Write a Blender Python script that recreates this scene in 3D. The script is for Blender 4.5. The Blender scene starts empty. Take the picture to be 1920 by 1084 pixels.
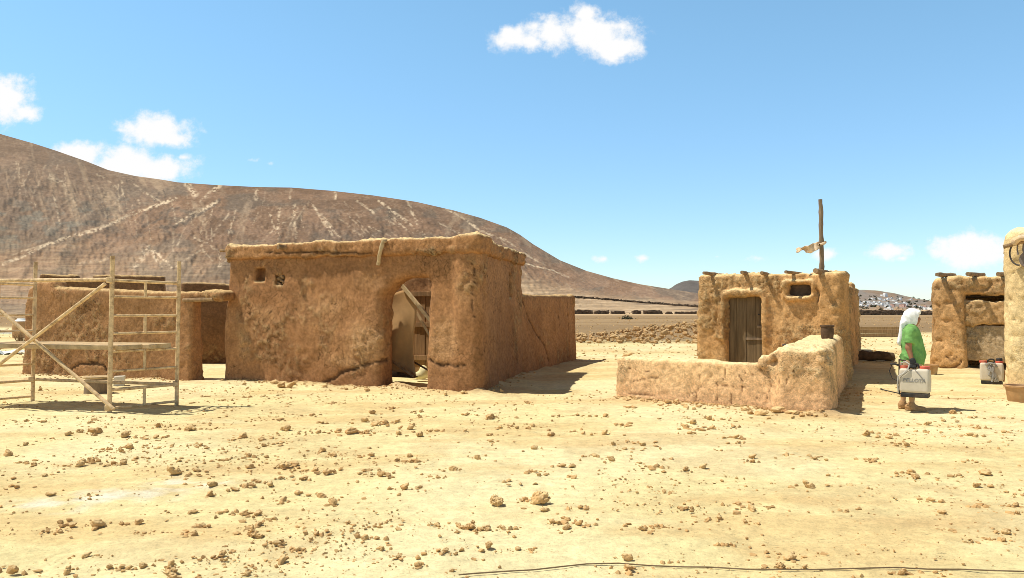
import bpy, bmesh, math, random
import numpy as np
from mathutils import Vector, Matrix, Euler

random.seed(7)
RNG = np.random.RandomState(11)
SC = bpy.context.scene
COL = SC.collection
R = math.radians

# ------------------------------------------------------------------ camera geometry
F, HC, CX, CY, HOR = 1480.0, 1.65, 960.0, 542.0, 578.0
PITCH = math.atan((HOR - CY) / F)

def ray(x, y):
    a, b = (x - CX) / F, (CY - y) / F
    return np.array([a, math.cos(PITCH) - b * math.sin(PITCH), math.sin(PITCH) + b * math.cos(PITCH)])

def gpt(x, y):
    d = ray(x, y)
    t = -HC / d[2]
    return (d[0] * t, d[1] * t)

def at(x, y, D):
    d = ray(x, y)
    t = D / d[1]
    return (d[0] * t, D, HC + d[2] * t)

def onwall(x, y, P, Q, off=0.0):
    """point where the sight line meets the vertical plane through P,Q (moved outwards by off): (s along P->Q, z)"""
    dx, dy = Q[0] - P[0], Q[1] - P[1]
    L = math.hypot(dx, dy)
    tx, ty = dx / L, dy / L
    nx, ny = -ty, tx
    px, py = P[0] - nx * off, P[1] - ny * off
    d = ray(x, y)
    t = (px * nx + py * ny) / (d[0] * nx + d[1] * ny)
    wx, wy = d[0] * t, d[1] * t
    return ((wx - px) * tx + (wy - py) * ty, HC + d[2] * t)

def wpt(P, Q, s, z, out=0.0):
    dx, dy = Q[0] - P[0], Q[1] - P[1]
    L = math.hypot(dx, dy)
    tx, ty = dx / L, dy / L
    return (P[0] + tx * s + ty * out, P[1] + ty * s - tx * out, z)

# ------------------------------------------------------------------ numpy noise
_perm = np.concatenate([RNG.permutation(256)] * 2).astype(np.int32)
_val = (RNG.rand(256) * 2 - 1).astype(np.float32)

def vnoise(p):
    p = np.asarray(p, np.float32)
    i = np.floor(p).astype(np.int32)
    f = p - i
    f = f * f * f * (f * (f * 6 - 15) + 10)
    x, y, z = i[:, 0] & 255, i[:, 1] & 255, i[:, 2] & 255
    def h(a, b, c):
        return _val[_perm[(_perm[(_perm[(x + a) & 255] + y + b) & 255] + z + c) & 255]]
    fx, fy, fz = f[:, 0], f[:, 1], f[:, 2]
    def lx(b, c):
        a0 = h(0, b, c)
        return a0 + (h(1, b, c) - a0) * fx
    def ly(c):
        a0 = lx(0, c)
        return a0 + (lx(1, c) - a0) * fy
    a0 = ly(0)
    return a0 + (ly(1) - a0) * fz

def fbm(p, scale=1.0, octv=4, gain=0.5, off=0.0):
    p = np.asarray(p, np.float32) * scale + off
    a, s = 1.0, 0.0
    out = np.zeros(len(p), np.float32)
    for o in range(octv):
        out += a * vnoise(p * (2.03 ** o) + o * 17.3)
        s += a
        a *= gain
    return out / s

def sstep(a, b, x):
    t = np.clip((x - a) / (b - a), 0, 1)
    return t * t * (3 - 2 * t)

def mixc(c, c2, m):
    return c + (np.asarray(c2, np.float32)[None, :] - c) * m[:, None]

# ------------------------------------------------------------------ object helpers
def setp(o, label=None, cat=None, group=None, kind=None):
    if label: o['label'] = label
    if cat: o['category'] = cat
    if group: o['group'] = group
    if kind: o['kind'] = kind
    return o

ROOTM = {}
def thing(name, label, cat, loc=(0, 0, 0), rz=0.0, group=None):
    o = bpy.data.objects.new(name, None)
    o.empty_display_size = 0.2
    COL.objects.link(o)
    o.location = loc
    o.rotation_euler = (0, 0, rz)
    ROOTM[o.name] = Matrix.Translation(loc) @ Matrix.Rotation(rz, 4, 'Z')
    return setp(o, label, cat, group)

def mesh_np(name, v, quads, smooth=True, col=None, tris=None):
    me = bpy.data.meshes.new(name)
    v = np.asarray(v, np.float32)
    me.vertices.add(len(v))
    me.vertices.foreach_set('co', v.ravel())
    parts, starts, n = [], [], 0
    if quads is not None and len(quads):
        q = np.asarray(quads, np.int32)
        parts.append(q.ravel()); starts.append(np.arange(len(q)) * 4); n = len(q) * 4
    if tris is not None and len(tris):
        t = np.asarray(tris, np.int32)
        parts.append(t.ravel()); starts.append(n + np.arange(len(t)) * 3)
    li = np.concatenate(parts); ls = np.concatenate(starts).astype(np.int32)
    me.loops.add(len(li)); me.loops.foreach_set('vertex_index', li)
    me.polygons.add(len(ls)); me.polygons.foreach_set('loop_start', ls)
    me.update(calc_edges=True)
    me.polygons.foreach_set('use_smooth', np.full(len(ls), smooth))
    if col is not None:
        c = np.ones((len(v), 4), np.float32)
        c[:, :col.shape[1]] = col
        ca = me.color_attributes.new('Col', 'FLOAT_COLOR', 'POINT')
        ca.data.foreach_set('color', c.ravel())
    me.validate()
    return me

def link(name, me, mat=None, parent=None, world=False):
    o = bpy.data.objects.new(name, me)
    COL.objects.link(o)
    if mat is not None:
        if isinstance(mat, (list, tuple)):
            for m in mat: me.materials.append(m)
        elif not me.materials:
            me.materials.append(mat)
    if parent is not None:
        o.parent = parent
        if world:
            me.transform(ROOTM[parent.name].inverted())
    return o

class MB:
    def __init__(s): s.v = []; s.f = []; s.mi = []
    def add(s, vs, fs, mi=0):
        b = len(s.v); s.v += [tuple(x) for x in vs]
        s.f += [tuple(b + i for i in f) for f in fs]; s.mi += [mi] * len(fs)
    def box(s, c, d, M=None, mi=0, jit=0.0):
        x, y, z = d[0] / 2, d[1] / 2, d[2] / 2
        vs = [Vector((a * x, b * y, e * z)) for a in (-1, 1) for b in (-1, 1) for e in (-1, 1)]
        if jit: vs = [v + Vector([random.uniform(-jit, jit) for _ in range(3)]) for v in vs]
        if M is not None: vs = [M @ v for v in vs]
        vs = [v + Vector(c) for v in vs]
        s.add(vs, [(0, 1, 3, 2), (4, 6, 7, 5), (0, 4, 5, 1), (2, 3, 7, 6), (0, 2, 6, 4), (1, 5, 7, 3)], mi)
    def path(s, pts, rad, n=8, mi=0, wob=0.0, caps=True, flat=1.0):
        pts = [Vector(p) for p in pts]
        if not isinstance(rad, (list, tuple)): rad = [rad] * len(pts)
        rings = []
        up = None
        for i, p in enumerate(pts):
            a = pts[max(i - 1, 0)]; b = pts[min(i + 1, len(pts) - 1)]
            d = (b - a).normalized()
            if up is None:
                up = d.orthogonal().normalized()
                if abs(d.z) < .9: up = (Vector((0, 0, 1)) - d * d.z).normalized()
            else:
                up = (up - d * up.dot(d)).normalized()
            w = d.cross(up)
            ring = []
            for k in range(n):
                t = 2 * math.pi * k / n
                r = rad[i] * (1 + random.uniform(-wob, wob))
                ring.append(p + (w * math.cos(t) + up * math.sin(t) * flat) * r)
            rings.append(ring)
        vs = [v for r in rings for v in r]
        fs = []
        for i in range(len(pts) - 1):
            for k in range(n):
                k2 = (k + 1) % n
                fs.append((i * n + k, i * n + k2, (i + 1) * n + k2, (i + 1) * n + k))
        if caps:
            fs.append(tuple(range(n - 1, -1, -1)))
            fs.append(tuple((len(pts) - 1) * n + k for k in range(n)))
        s.add(vs, fs, mi)
    def lathe(s, c, prof, n=28, mi=0, sx=1, sy=1):
        vs = []; fs = []
        for r, z in prof:
            for k in range(n):
                t = 2 * math.pi * k / n
                vs.append((c[0] + r * sx * math.cos(t), c[1] + r * sy * math.sin(t), c[2] + z))
        for i in range(len(prof) - 1):
            for k in range(n):
                k2 = (k + 1) % n
                fs.append((i * n + k, i * n + k2, (i + 1) * n + k2, (i + 1) * n + k))
        s.add(vs, fs, mi)
    def build(s, name, mat, parent=None, world=False, smooth=False, bevel=0.0):
        me = bpy.data.meshes.new(name)
        me.from_pydata(s.v, [], s.f)
        if isinstance(mat, (list, tuple)):
            for m in mat: me.materials.append(m)
            me.polygons.foreach_set('material_index', s.mi)
        else:
            me.materials.append(mat)
        me.update()
        bm = bmesh.new(); bm.from_mesh(me); bmesh.ops.recalc_face_normals(bm, faces=bm.faces)
        for e in bm.edges:
            e.smooth = True
            if len(e.link_faces) == 2 and e.calc_face_angle(0) > R(40): e.smooth = False
        for f in bm.faces: f.smooth = smooth
        bm.to_mesh(me); bm.free()
        o = link(name, me, None, parent, world)
        if bevel:
            m = o.modifiers.new('bevel', 'BEVEL'); m.width = bevel; m.segments = 3; m.limit_method = 'ANGLE'; m.angle_limit = R(40)
        return o

def copy_tree(o, parent=None):
    c = o.copy(); COL.objects.link(c)
    if parent is not None: c.parent = parent
    for ch in list(o.children): copy_tree(ch, c)
    return c

# ------------------------------------------------------------------ SDF tools
def nets(Fd, o, h):
    S = Fd < 0
    nx, ny, nz = Fd.shape
    def sub(A, a): return A[a[0]:nx - 1 + a[0], a[1]:ny - 1 + a[1], a[2]:nz - 1 + a[2]]
    cor = [(a, b, c) for a in (0, 1) for b in (0, 1) for c in (0, 1)]
    cnt = np.zeros((nx - 1, ny - 1, nz - 1), np.int8)
    for a in cor: cnt += sub(S, a)
    act = (cnt > 0) & (cnt < 8)
    ijk = np.stack(np.nonzero(act), 1)
    idx = np.full(act.shape, -1, np.int32); idx[act] = np.arange(len(ijk))
    acc = np.zeros((len(ijk), 3), np.float32); num = np.zeros(len(ijk), np.float32)
    vals = {a: Fd[ijk[:, 0] + a[0], ijk[:, 1] + a[1], ijk[:, 2] + a[2]] for a in cor}
    for a in cor:
        for ax in range(3):
            if a[ax] == 0:
                b = list(a); b[ax] = 1; b = tuple(b)
                fa, fb = vals[a], vals[b]
                m = (fa < 0) != (fb < 0)
                t = np.where(m, fa / np.where(fa == fb, 1, fa - fb), 0)
                for k in range(3):
                    acc[:, k] += m * (a[k] + (t if k == ax else 0))
                num += m
    v = np.asarray(o, np.float32) + h * (ijk + acc / num[:, None])
    qs = []
    for ax in range(3):
        u, w = (ax + 1) % 3, (ax + 2) % 3
        sl0 = [slice(None)] * 3; sl1 = [slice(None)] * 3
        sl0[ax] = slice(0, -1); sl1[ax] = slice(1, None)
        A, B = S[tuple(sl0)], S[tuple(sl1)]
        e = np.stack(np.nonzero(A != B), 1)
        n = [nx, ny, nz]
        ok = (e[:, u] > 0) & (e[:, u] < n[u] - 1) & (e[:, w] > 0) & (e[:, w] < n[w] - 1)
        e = e[ok]
        flip = ~A[e[:, 0], e[:, 1], e[:, 2]]
        def cell(du, dw):
            q = e.copy(); q[:, u] += du; q[:, w] += dw
            return idx[q[:, 0], q[:, 1], q[:, 2]]
        q = np.stack([cell(-1, -1), cell(0, -1), cell(0, 0), cell(-1, 0)], 1)
        q[flip] = q[flip][:, ::-1]
        qs.append(q)
    return v, np.concatenate(qs)

def normals(v, q):
    d1 = v[q[:, 2]] - v[q[:, 0]]; d2 = v[q[:, 3]] - v[q[:, 1]]
    n = np.cross(d1, d2)
    out = np.zeros_like(v)
    for k in range(4):
        for c in range(3):
            out[:, c] += np.bincount(q[:, k], weights=n[:, c], minlength=len(v)).astype(np.float32)
    return out / np.maximum(np.linalg.norm(out, axis=1, keepdims=True), 1e-9)

def smin(a, b, k):
    h = np.clip(.5 + .5 * (b - a) / k, 0, 1)
    return b + (a - b) * h - k * h * (1 - h)
def smax(a, b, k): return -smin(-a, -b, k)

class Grid:
    def __init__(s, lo, hi, h):
        s.lo, s.h = lo, h
        ax = [np.arange(lo[i], hi[i] + h, h, dtype=np.float32) for i in range(3)]
        s.X, s.Y, s.Z = np.meshgrid(*ax, indexing='ij')
    def pts(s, m): return np.stack([s.X[m], s.Y[m], s.Z[m]], 1)

def fr(g, P, Q):
    dx, dy = Q[0] - P[0], Q[1] - P[1]
    L = math.hypot(dx, dy); tx, ty = dx / L, dy / L
    X, Y = g.X - P[0], g.Y - P[1]
    return X * tx + Y * ty, -X * ty + Y * tx, L

def rbox(a, b, c, r):
    a, b, c = a + r, b + r, c + r
    return np.sqrt(np.maximum(a, 0) ** 2 + np.maximum(b, 0) ** 2 + np.maximum(c, 0) ** 2) + np.minimum(np.maximum(a, np.maximum(b, c)), 0) - r

def wall(g, P, Q, t, h, r=.07, bat=.05, z0=-.3, s0=0.0, s1=None, n0=0.0, h1=None):
    s, n, L = fr(g, P, Q)
    if s1 is None: s1 = L
    hh = h if h1 is None else h + (h1 - h) * np.clip((s - s0) / (s1 - s0), 0, 1)
    zz = np.clip((hh - g.Z) / h, 0, 1.3)
    lo = n0 - bat * zz; hi = n0 + t + bat * .4 * zz
    return rbox(np.abs(s - (s0 + s1) / 2) - (s1 - s0) / 2 - bat * .3 * zz, np.abs(n - (lo + hi) / 2) - (hi - lo) / 2, np.abs(g.Z - (z0 + hh) / 2) - (hh - z0) / 2, r)

def cutbox(g, P, Q, s0, s1, z0, z1, n0, n1, r=.06):
    s, n, L = fr(g, P, Q)
    return rbox(np.abs(s - (s0 + s1) / 2) - (s1 - s0) / 2, np.abs(n - (n0 + n1) / 2) - (n1 - n0) / 2, np.abs(g.Z - (z0 + z1) / 2) - (z1 - z0) / 2, r)

def capsule(g, a, b, ra, rb=None):
    rb = ra if rb is None else rb
    a = np.array(a, np.float32); d = np.array(b, np.float32) - a
    t = np.clip(((g.X - a[0]) * d[0] + (g.Y - a[1]) * d[1] + (g.Z - a[2]) * d[2]) / max(float(d @ d), 1e-9), 0, 1)
    return np.sqrt((g.X - a[0] - t * d[0]) ** 2 + (g.Y - a[1] - t * d[1]) ** 2 + (g.Z - a[2] - t * d[2]) ** 2) - (ra + (rb - ra) * t)

def ell(g, c, r):
    k0 = np.sqrt(((g.X - c[0]) / r[0]) ** 2 + ((g.Y - c[1]) / r[1]) ** 2 + ((g.Z - c[2]) / r[2]) ** 2)
    return (k0 - 1) * min(r)

def rough(g, d, lf=.045, mf=.02, off=0.0):
    lf *= .8; mf *= .75
    m = np.abs(d) < .3
    p = g.pts(m)
    d = d.copy()
    d[m] += lf * fbm(p, .9, 2, off=off) + mf * fbm(p, 4.0, 3, off=off + 9)
    return d

def seglist_dist(s, z, pl):
    """distance in the (s,z) plane to a polyline"""
    best = np.full(len(s), 1e9, np.float32)
    for (a, b), (c, e) in zip(pl[:-1], pl[1:]):
        dx, dy = c - a, e - b
        t = np.clip(((s - a) * dx + (z - b) * dy) / max(dx * dx + dy * dy, 1e-9), 0, 1)
        best = np.minimum(best, np.hypot(s - a - t * dx, z - b - t * dy))
    return best

def adobe_mesh(name, g, d, base, alt, dust, pamp=.03, seed=0.0, fine=.006, crack=0.0, marks=(), patch=.12, lowtone=None, pits=0.0, patches=()):
    v, q = nets(d, g.lo, g.h)
    n = normals(v, q)
    pm = sstep(patch, patch + .22, fbm(v, 1.25, 3, off=seed + 31))          # rough raised patches
    lump = .6 * fbm(v, 9.0, 4, .6, off=seed + 3) + .55 * (.35 - 2 * np.abs(fbm(v, 6.5, 3, .6, off=seed + 63)))
    lump2 = fbm(v, 22.0, 2, .6, off=seed + 13)
    dd = fine * lump * 2 + pm * pamp * (.35 + np.maximum(lump, -.1) * 1.6) + fine * lump2
    if pits:
        dd -= pits * sstep(.22, .5, fbm(v, 5.5, 2, off=seed + 77))
    c = np.tile(np.asarray(base, np.float32), (len(v), 1))
    c = mixc(c, alt, sstep(-.35, .45, fbm(v, .8, 4, off=seed + 50)))
    c *= (1 + .22 * fbm(v, 5, 4, off=seed + 5))[:, None]
    c = mixc(c, np.asarray(dust) * .85, pm * .45 * sstep(-.1, .4, lump))
    c = mixc(c, dust, sstep(.45, .8, n[:, 2]) * .85)
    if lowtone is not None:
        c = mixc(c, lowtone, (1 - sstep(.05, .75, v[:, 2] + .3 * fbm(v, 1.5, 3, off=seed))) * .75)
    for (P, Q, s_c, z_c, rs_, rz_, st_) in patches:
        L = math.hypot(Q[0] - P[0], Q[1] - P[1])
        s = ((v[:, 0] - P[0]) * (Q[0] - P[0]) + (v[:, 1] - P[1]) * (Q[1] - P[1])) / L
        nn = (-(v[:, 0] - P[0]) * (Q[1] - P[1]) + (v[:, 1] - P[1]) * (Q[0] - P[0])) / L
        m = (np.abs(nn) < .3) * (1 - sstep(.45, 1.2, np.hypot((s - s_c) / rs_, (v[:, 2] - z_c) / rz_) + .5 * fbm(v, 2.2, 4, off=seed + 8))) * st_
        c = mixc(c, (.56, .325, .155), m * .6); dd += .02 * m * (.3 + lump)  # raised plaster patches, coloured lighter to look sunlit
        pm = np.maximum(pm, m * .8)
    for (P, Q, pl, wid, dep, colr) in marks:
        dx, dy = Q[0] - P[0], Q[1] - P[1]
        L = math.hypot(dx, dy)
        s = ((v[:, 0] - P[0]) * dx + (v[:, 1] - P[1]) * dy) / L
        nn = (-(v[:, 0] - P[0]) * dy + (v[:, 1] - P[1]) * dx) / L
        wv = wid * (1 + .6 * fbm(v, 6, 2, off=seed + 2))
        jd = seglist_dist(s + .05 * fbm(v, 5, 3, off=seed + 71), v[:, 2] + .05 * fbm(v, 5, 3, off=seed + 91), pl)
        m = (1 - sstep(.4, 1.3, jd / wv)) * (np.abs(nn) < .22)
        dd = dd - dep * m
        c = mixc(c, colr, m * .85)
    v = v + n * dd[:, None]
    a = np.clip(crack * sstep(.06, .34, fbm(v, 1.3, 2, off=seed + 44)), 0, 1)
    me = mesh_np(name, v, q, True, np.concatenate([c, a[:, None]], 1))
    ra = me.attributes.new('Rough', 'FLOAT', 'POINT'); ra.data.foreach_set('value', np.clip(pm, 0, 1).astype(np.float32))
    return me

# ------------------------------------------------------------------ materials
def nmat(name):
    m = bpy.data.materials.new(name); m.use_nodes = True
    nt = m.node_tree
    b = nt.nodes['Principled BSDF']
    b.inputs['Roughness'].default_value = .95
    if 'Specular IOR Level' in b.inputs: b.inputs['Specular IOR Level'].default_value = .15
    return m, nt, b

def N(nt, t, **k):
    n = nt.nodes.new(t)
    for a, v in k.items():
        if a in n.inputs.keys(): n.inputs[a].default_value = v
        else: setattr(n, a, v)
    return n

def noise(nt, vec, scale, det=4, rough=.6):
    n = nt.nodes.new('ShaderNodeTexNoise')
    n.inputs['Scale'].default_value = scale; n.inputs['Detail'].default_value = det; n.inputs['Roughness'].default_value = rough
    nt.links.new(vec, n.inputs['Vector'])
    return n.outputs['Fac']

def math_(nt, op, a, b=None, c=None, clamp=False):
    n = nt.nodes.new('ShaderNodeMath'); n.operation = op; n.use_clamp = clamp
    for i, x in enumerate((a, b, c)):
        if x is None: continue
        if isinstance(x, (int, float)): n.inputs[i].default_value = x
        else: nt.links.new(x, n.inputs[i])
    return n.outputs[0]

def ramp(nt, fac, a, b, lo, hi):
    n = nt.nodes.new('ShaderNodeMapRange'); n.interpolation_type = 'SMOOTHSTEP'
    n.inputs[1].default_value = a; n.inputs[2].default_value = b; n.inputs[3].default_value = lo; n.inputs[4].default_value = hi
    nt.links.new(fac, n.inputs[0])
    return n.outputs[0]

def scalec(nt, col, fac):
    n = nt.nodes.new('ShaderNodeVectorMath'); n.operation = 'SCALE'
    if isinstance(col, tuple): n.inputs[0].default_value = col[:3]
    else: nt.links.new(col, n.inputs[0])
    nt.links.new(fac, n.inputs['Scale'])
    return n.outputs[0]

def mixn(nt, fac, a, b):
    n = nt.nodes.new('ShaderNodeMix'); n.data_type = 'RGBA'
    nt.links.new(fac, n.inputs[0])
    for i, x in ((6, a), (7, b)):
        if isinstance(x, tuple): n.inputs[i].default_value = (*x[:3], 1)
        else: nt.links.new(x, n.inputs[i])
    return n.outputs[2]

def bump(nt, b, h, strength, dist):
    n = nt.nodes.new('ShaderNodeBump')
    n.inputs['Strength'].default_value = strength; n.inputs['Distance'].default_value = dist
    nt.links.new(h, n.inputs['Height']); nt.links.new(n.outputs[0], b.inputs['Normal'])

def mat_adobe(name, bs=.7, bd=.03, cscale=7.0, speck=.25):
    m, nt, b = nmat(name)
    at_ = N(nt, 'ShaderNodeAttribute', attribute_name='Col')
    tc = N(nt, 'ShaderNodeNewGeometry').outputs['Position']
    n1 = noise(nt, tc, 14, 8, .68); n2 = noise(nt, tc, 60, 5, .7)
    w = N(nt, 'ShaderNodeTexNoise'); w.inputs['Scale'].default_value = 4; nt.links.new(tc, w.inputs['Vector'])
    wv = N(nt, 'ShaderNodeVectorMath', operation='MULTIPLY_ADD'); nt.links.new(w.outputs['Color'], wv.inputs[0]); wv.inputs[1].default_value = (.22,) * 3; nt.links.new(tc, wv.inputs[2])
    vo = N(nt, 'ShaderNodeTexVoronoi', feature='DISTANCE_TO_EDGE'); vo.inputs['Scale'].default_value = cscale; nt.links.new(wv.outputs[0], vo.inputs['Vector'])
    cr = ramp(nt, vo.outputs['Distance'], .006, .03, 1, 0)
    cr = math_(nt, 'MULTIPLY', cr, at_.outputs['Alpha'])
    n3 = noise(nt, tc, 30, 3, .55)
    rg = N(nt, 'ShaderNodeAttribute', attribute_name='Rough').outputs['Fac']
    gn = N(nt, 'ShaderNodeSeparateXYZ'); nt.links.new(N(nt, 'ShaderNodeNewGeometry').outputs['Normal'], gn.inputs[0])
    rk = math_(nt, 'MULTIPLY', ramp(nt, rg, 0, 1, .35, 1), ramp(nt, gn.outputs[2], .3, .8, 1, .35))
    crease = ramp(nt, math_(nt, 'ABSOLUTE', math_(nt, 'SUBTRACT', noise(nt, wv.outputs[0], 11, 2, .5), .5)), .0, .022, 1, 0)
    crease = math_(nt, 'MULTIPLY', crease, ramp(nt, noise(nt, tc, 2.3, 3, .6), .5, .62, 0, 1))
    pit = ramp(nt, n3, .30, .37, 1, 0)
    f = math_(nt, 'ADD', math_(nt, 'MULTIPLY', ramp(nt, n1, .30, .70, -.5, .5), speck * 2), 1.0)
    f = math_(nt, 'MULTIPLY', f, ramp(nt, n2, .3, .7, .80, 1.22))
    f = math_(nt, 'MULTIPLY', f, math_(nt, 'SUBTRACT', 1.0, math_(nt, 'MULTIPLY', cr, .7)))
    f = math_(nt, 'MULTIPLY', f, math_(nt, 'SUBTRACT', 1.0, math_(nt, 'MULTIPLY', math_(nt, 'MULTIPLY', pit, .42), rk)))
    f = math_(nt, 'MULTIPLY', f, math_(nt, 'SUBTRACT', 1.0, math_(nt, 'MULTIPLY', math_(nt, 'MULTIPLY', crease, .35), rk)))
    nt.links.new(scalec(nt, at_.outputs['Color'], f), b.inputs['Base Color'])
    h = math_(nt, 'ADD', n1, math_(nt, 'MULTIPLY', n2, .5))
    h = math_(nt, 'ADD', h, math_(nt, 'MULTIPLY', n3, .5))
    h = math_(nt, 'SUBTRACT', h, math_(nt, 'MULTIPLY', cr, .8))
    h = math_(nt, 'SUBTRACT', h, math_(nt, 'MULTIPLY', crease, .25))
    h = math_(nt, 'SUBTRACT', h, math_(nt, 'MULTIPLY', pit, .3))
    bn = nt.nodes.new('ShaderNodeBump'); bn.inputs['Distance'].default_value = bd
    nt.links.new(math_(nt, 'MULTIPLY', rk, bs), bn.inputs['Strength'])
    nt.links.new(h, bn.inputs['Height']); nt.links.new(bn.outputs[0], b.inputs['Normal'])
    return m

def mat_plain(name, col, rough=.9, var=.25, scale=12, bs=.25, bd=.01, dirt=None, dirtamt=.5, spec=.2, metal=0.0, coord='obj', stretch=None):
    m, nt, b = nmat(name)
    b.inputs['Roughness'].default_value = rough; b.inputs['Metallic'].default_value = metal
    b.inputs['Specular IOR Level'].default_value = spec
    tc = N(nt, 'ShaderNodeTexCoord').outputs['Object'] if coord == 'obj' else N(nt, 'ShaderNodeNewGeometry').outputs['Position']
    if stretch:
        mp = N(nt, 'ShaderNodeMapping'); mp.inputs['Scale'].default_value = stretch
        nt.links.new(tc, mp.inputs['Vector']); tc = mp.outputs[0]
    n1 = noise(nt, tc, scale, 6, .65)
    f = ramp(nt, n1, .25, .75, 1 - var, 1 + var)
    c = scalec(nt, tuple(col), f)
    if dirt:
        n2 = noise(nt, tc, scale * .35, 7, .7)
        c = mixn(nt, ramp(nt, n2, .48, .7, 0, dirtamt), c, dirt)
    nt.links.new(c, b.inputs['Base Color'])
    if bs: bump(nt, b, n1, bs, bd)
    return m

def mat_clod(name):
    m, nt, b = nmat(name)
    oi = N(nt, 'ShaderNodeObjectInfo').outputs['Random']
    tc = N(nt, 'ShaderNodeTexCoord').outputs['Object']
    n1 = noise(nt, tc, 2.5, 8, .7); n2 = noise(nt, tc, 9, 4, .7)
    c = mixn(nt, oi, (.56, .325, .135), (.66, .43, .195))
    c = scalec(nt, c, ramp(nt, n1, .25, .75, .78, 1.15))
    g = N(nt, 'ShaderNodeNewGeometry')
    sx = N(nt, 'ShaderNodeSeparateXYZ'); nt.links.new(g.outputs['Normal'], sx.inputs[0])
    c = mixn(nt, ramp(nt, sx.outputs[2], .55, 1.0, 0, .6), c, (.78, .61, .33))
    nt.links.new(c, b.inputs['Base Color'])
    bump(nt, b, math_(nt, 'ADD', n1, math_(nt, 'MULTIPLY', n2, .4)), .7, .018)
    return m

M = {}
M['adobe'] = mat_adobe('adobe_brown', .8, .04)
M['adobe_rough'] = mat_adobe('adobe_rough', .95, .05, 5.0, .27)
M['adobe_pale'] = mat_adobe('adobe_pale', .8, .03, 9.0, .2)
M['mud_flat'] = mat_adobe('mud_smooth', .55, .02, 6.0, .2)
M['clod'] = mat_clod('dry_clod')
M['infill'] = mat_plain('dark_mud_stones', (.30, .18, .09), .95, .4, 20, .4, .01)
M['wood'] = mat_plain('weathered_wood', (.27, .17, .09), .85, .4, 9, .5, .01, (.42, .30, .17), .5)
M['wood_dark'] = mat_plain('dark_wood', (.10, .065, .04), .85, .4, 9, .5, .01)
M['wood_grey'] = mat_plain('grey_wood', (.24, .17, .11), .85, .35, 14, .5, .008, (.13, .09, .06), .5, stretch=(1, 1, .2))
M['plank'] = mat_plain('door_planks', (.155, .105, .056), .8, .4, 16, .4, .006, (.22, .15, .08), .8, stretch=(1, 1, .09))
M['plank_tan'] = mat_plain('tan_planks', (.36, .22, .11), .85, .35, 14, .4, .006, (.22, .13, .06), .6, stretch=(1, 1, .1))
M['scaff'] = mat_plain('dusty_paint', (.70, .50, .28), .75, .28, 14, .4, .005, (.24, .13, .06), .85, spec=.3)
M['board'] = mat_plain('scaffold_board', (.50, .36, .20), .9, .3, 8, .3, .006, (.55, .45, .28), .7)
M['sheet'] = mat_plain('dusty_sheet', (.44, .265, .12), .9, .15, 3, .3, .02)
M['shirt'] = mat_plain('green_cotton', (.18, .38, .11), .9, .25, 9, .4, .02)
M['white_cloth'] = mat_plain('white_cotton', (.86, .86, .86), .9, .05, 14, .4, .02)
M['shorts'] = mat_plain('beige_cotton', (.52, .38, .22), .9, .15, 9, .3, .01)
M['shoe'] = mat_plain('dusty_shoe', (.42, .25, .12), .85, .25, 20, .4, .01)
M['glove'] = mat_plain('dark_glove', (.035, .035, .035), .7, .3, 25, .3, .005)
M['tank'] = mat_plain('dusty_white_plastic', (.62, .55, .44), .5, .08, 6, .05, .004, (.60, .45, .28), .5, spec=.4)
M['red'] = mat_plain('red_plastic', (.58, .10, .06), .5, .15, 12, .05, .003, (.50, .26, .15), .5, spec=.4)
M['black'] = mat_plain('black_plastic', (.03, .028, .026), .6, .3, 15, .1, .003, (.16, .11, .07), .5, spec=.3)
M['print'] = mat_plain('grey_print', (.30, .285, .265), .7, .2, 30, 0, .001)
M['hose'] = mat_plain('grey_hose', (.50, .48, .44), .6, .1, 9, .05, .002)
M['clay'] = mat_plain('terracotta_tub', (.46, .27, .13), .8, .2, 7, .15, .006, (.58, .42, .24), .7)
M['pot'] = mat_plain('dark_brown_pot', (.10, .06, .035), .75, .3, 14, .3, .006, (.20, .13, .08), .6)
M['rag'] = mat_plain('tan_rag', (.66, .46, .27), .9, .2, 7, .4, .01, (.86, .78, .66), .7)
M['sack'] = mat_plain('pale_sack', (.80, .72, .42), .8, .1, 6, .5, .02)
M['iron'] = mat_plain('dark_iron', (.07, .06, .055), .6, .3, 18, .3, .005, (.16, .10, .07), .5, spec=.4)
M['leather'] = mat_plain('grey_leather', (.20, .155, .125), .7, .25, 14, .3, .006)
M['whitepl'] = mat_plain('white_plastic', (.84, .84, .82), .6, .06, 8, .2, .01)
M['cable'] = mat_plain('dusty_cable', (.20, .14, .08), .8, .3, 20, 0, .002)
M['drystone'] = mat_plain('dark_field_stone', (.13, .09, .06), .95, .5, 1.2, .6, .3, coord='w')
M['house_w'] = mat_plain('white_wall', (.85, .84, .82), .85, .04, .3, 0, .1)
M['house_p'] = mat_plain('salmon_wall', (.70, .44, .34), .85, .06, .3, 0, .1)
M['house_t'] = mat_plain('tan_wall', (.58, .42, .27), .85, .06, .3, 0, .1)
M['winglass'] = mat_plain('dark_window', (.06, .06, .07), .3, .1, 1, 0, .1, spec=.5)
M['shrub'] = mat_plain('dark_shrub', (.075, .075, .045), .95, .5, .7, 0, .1, coord='w')

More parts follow.
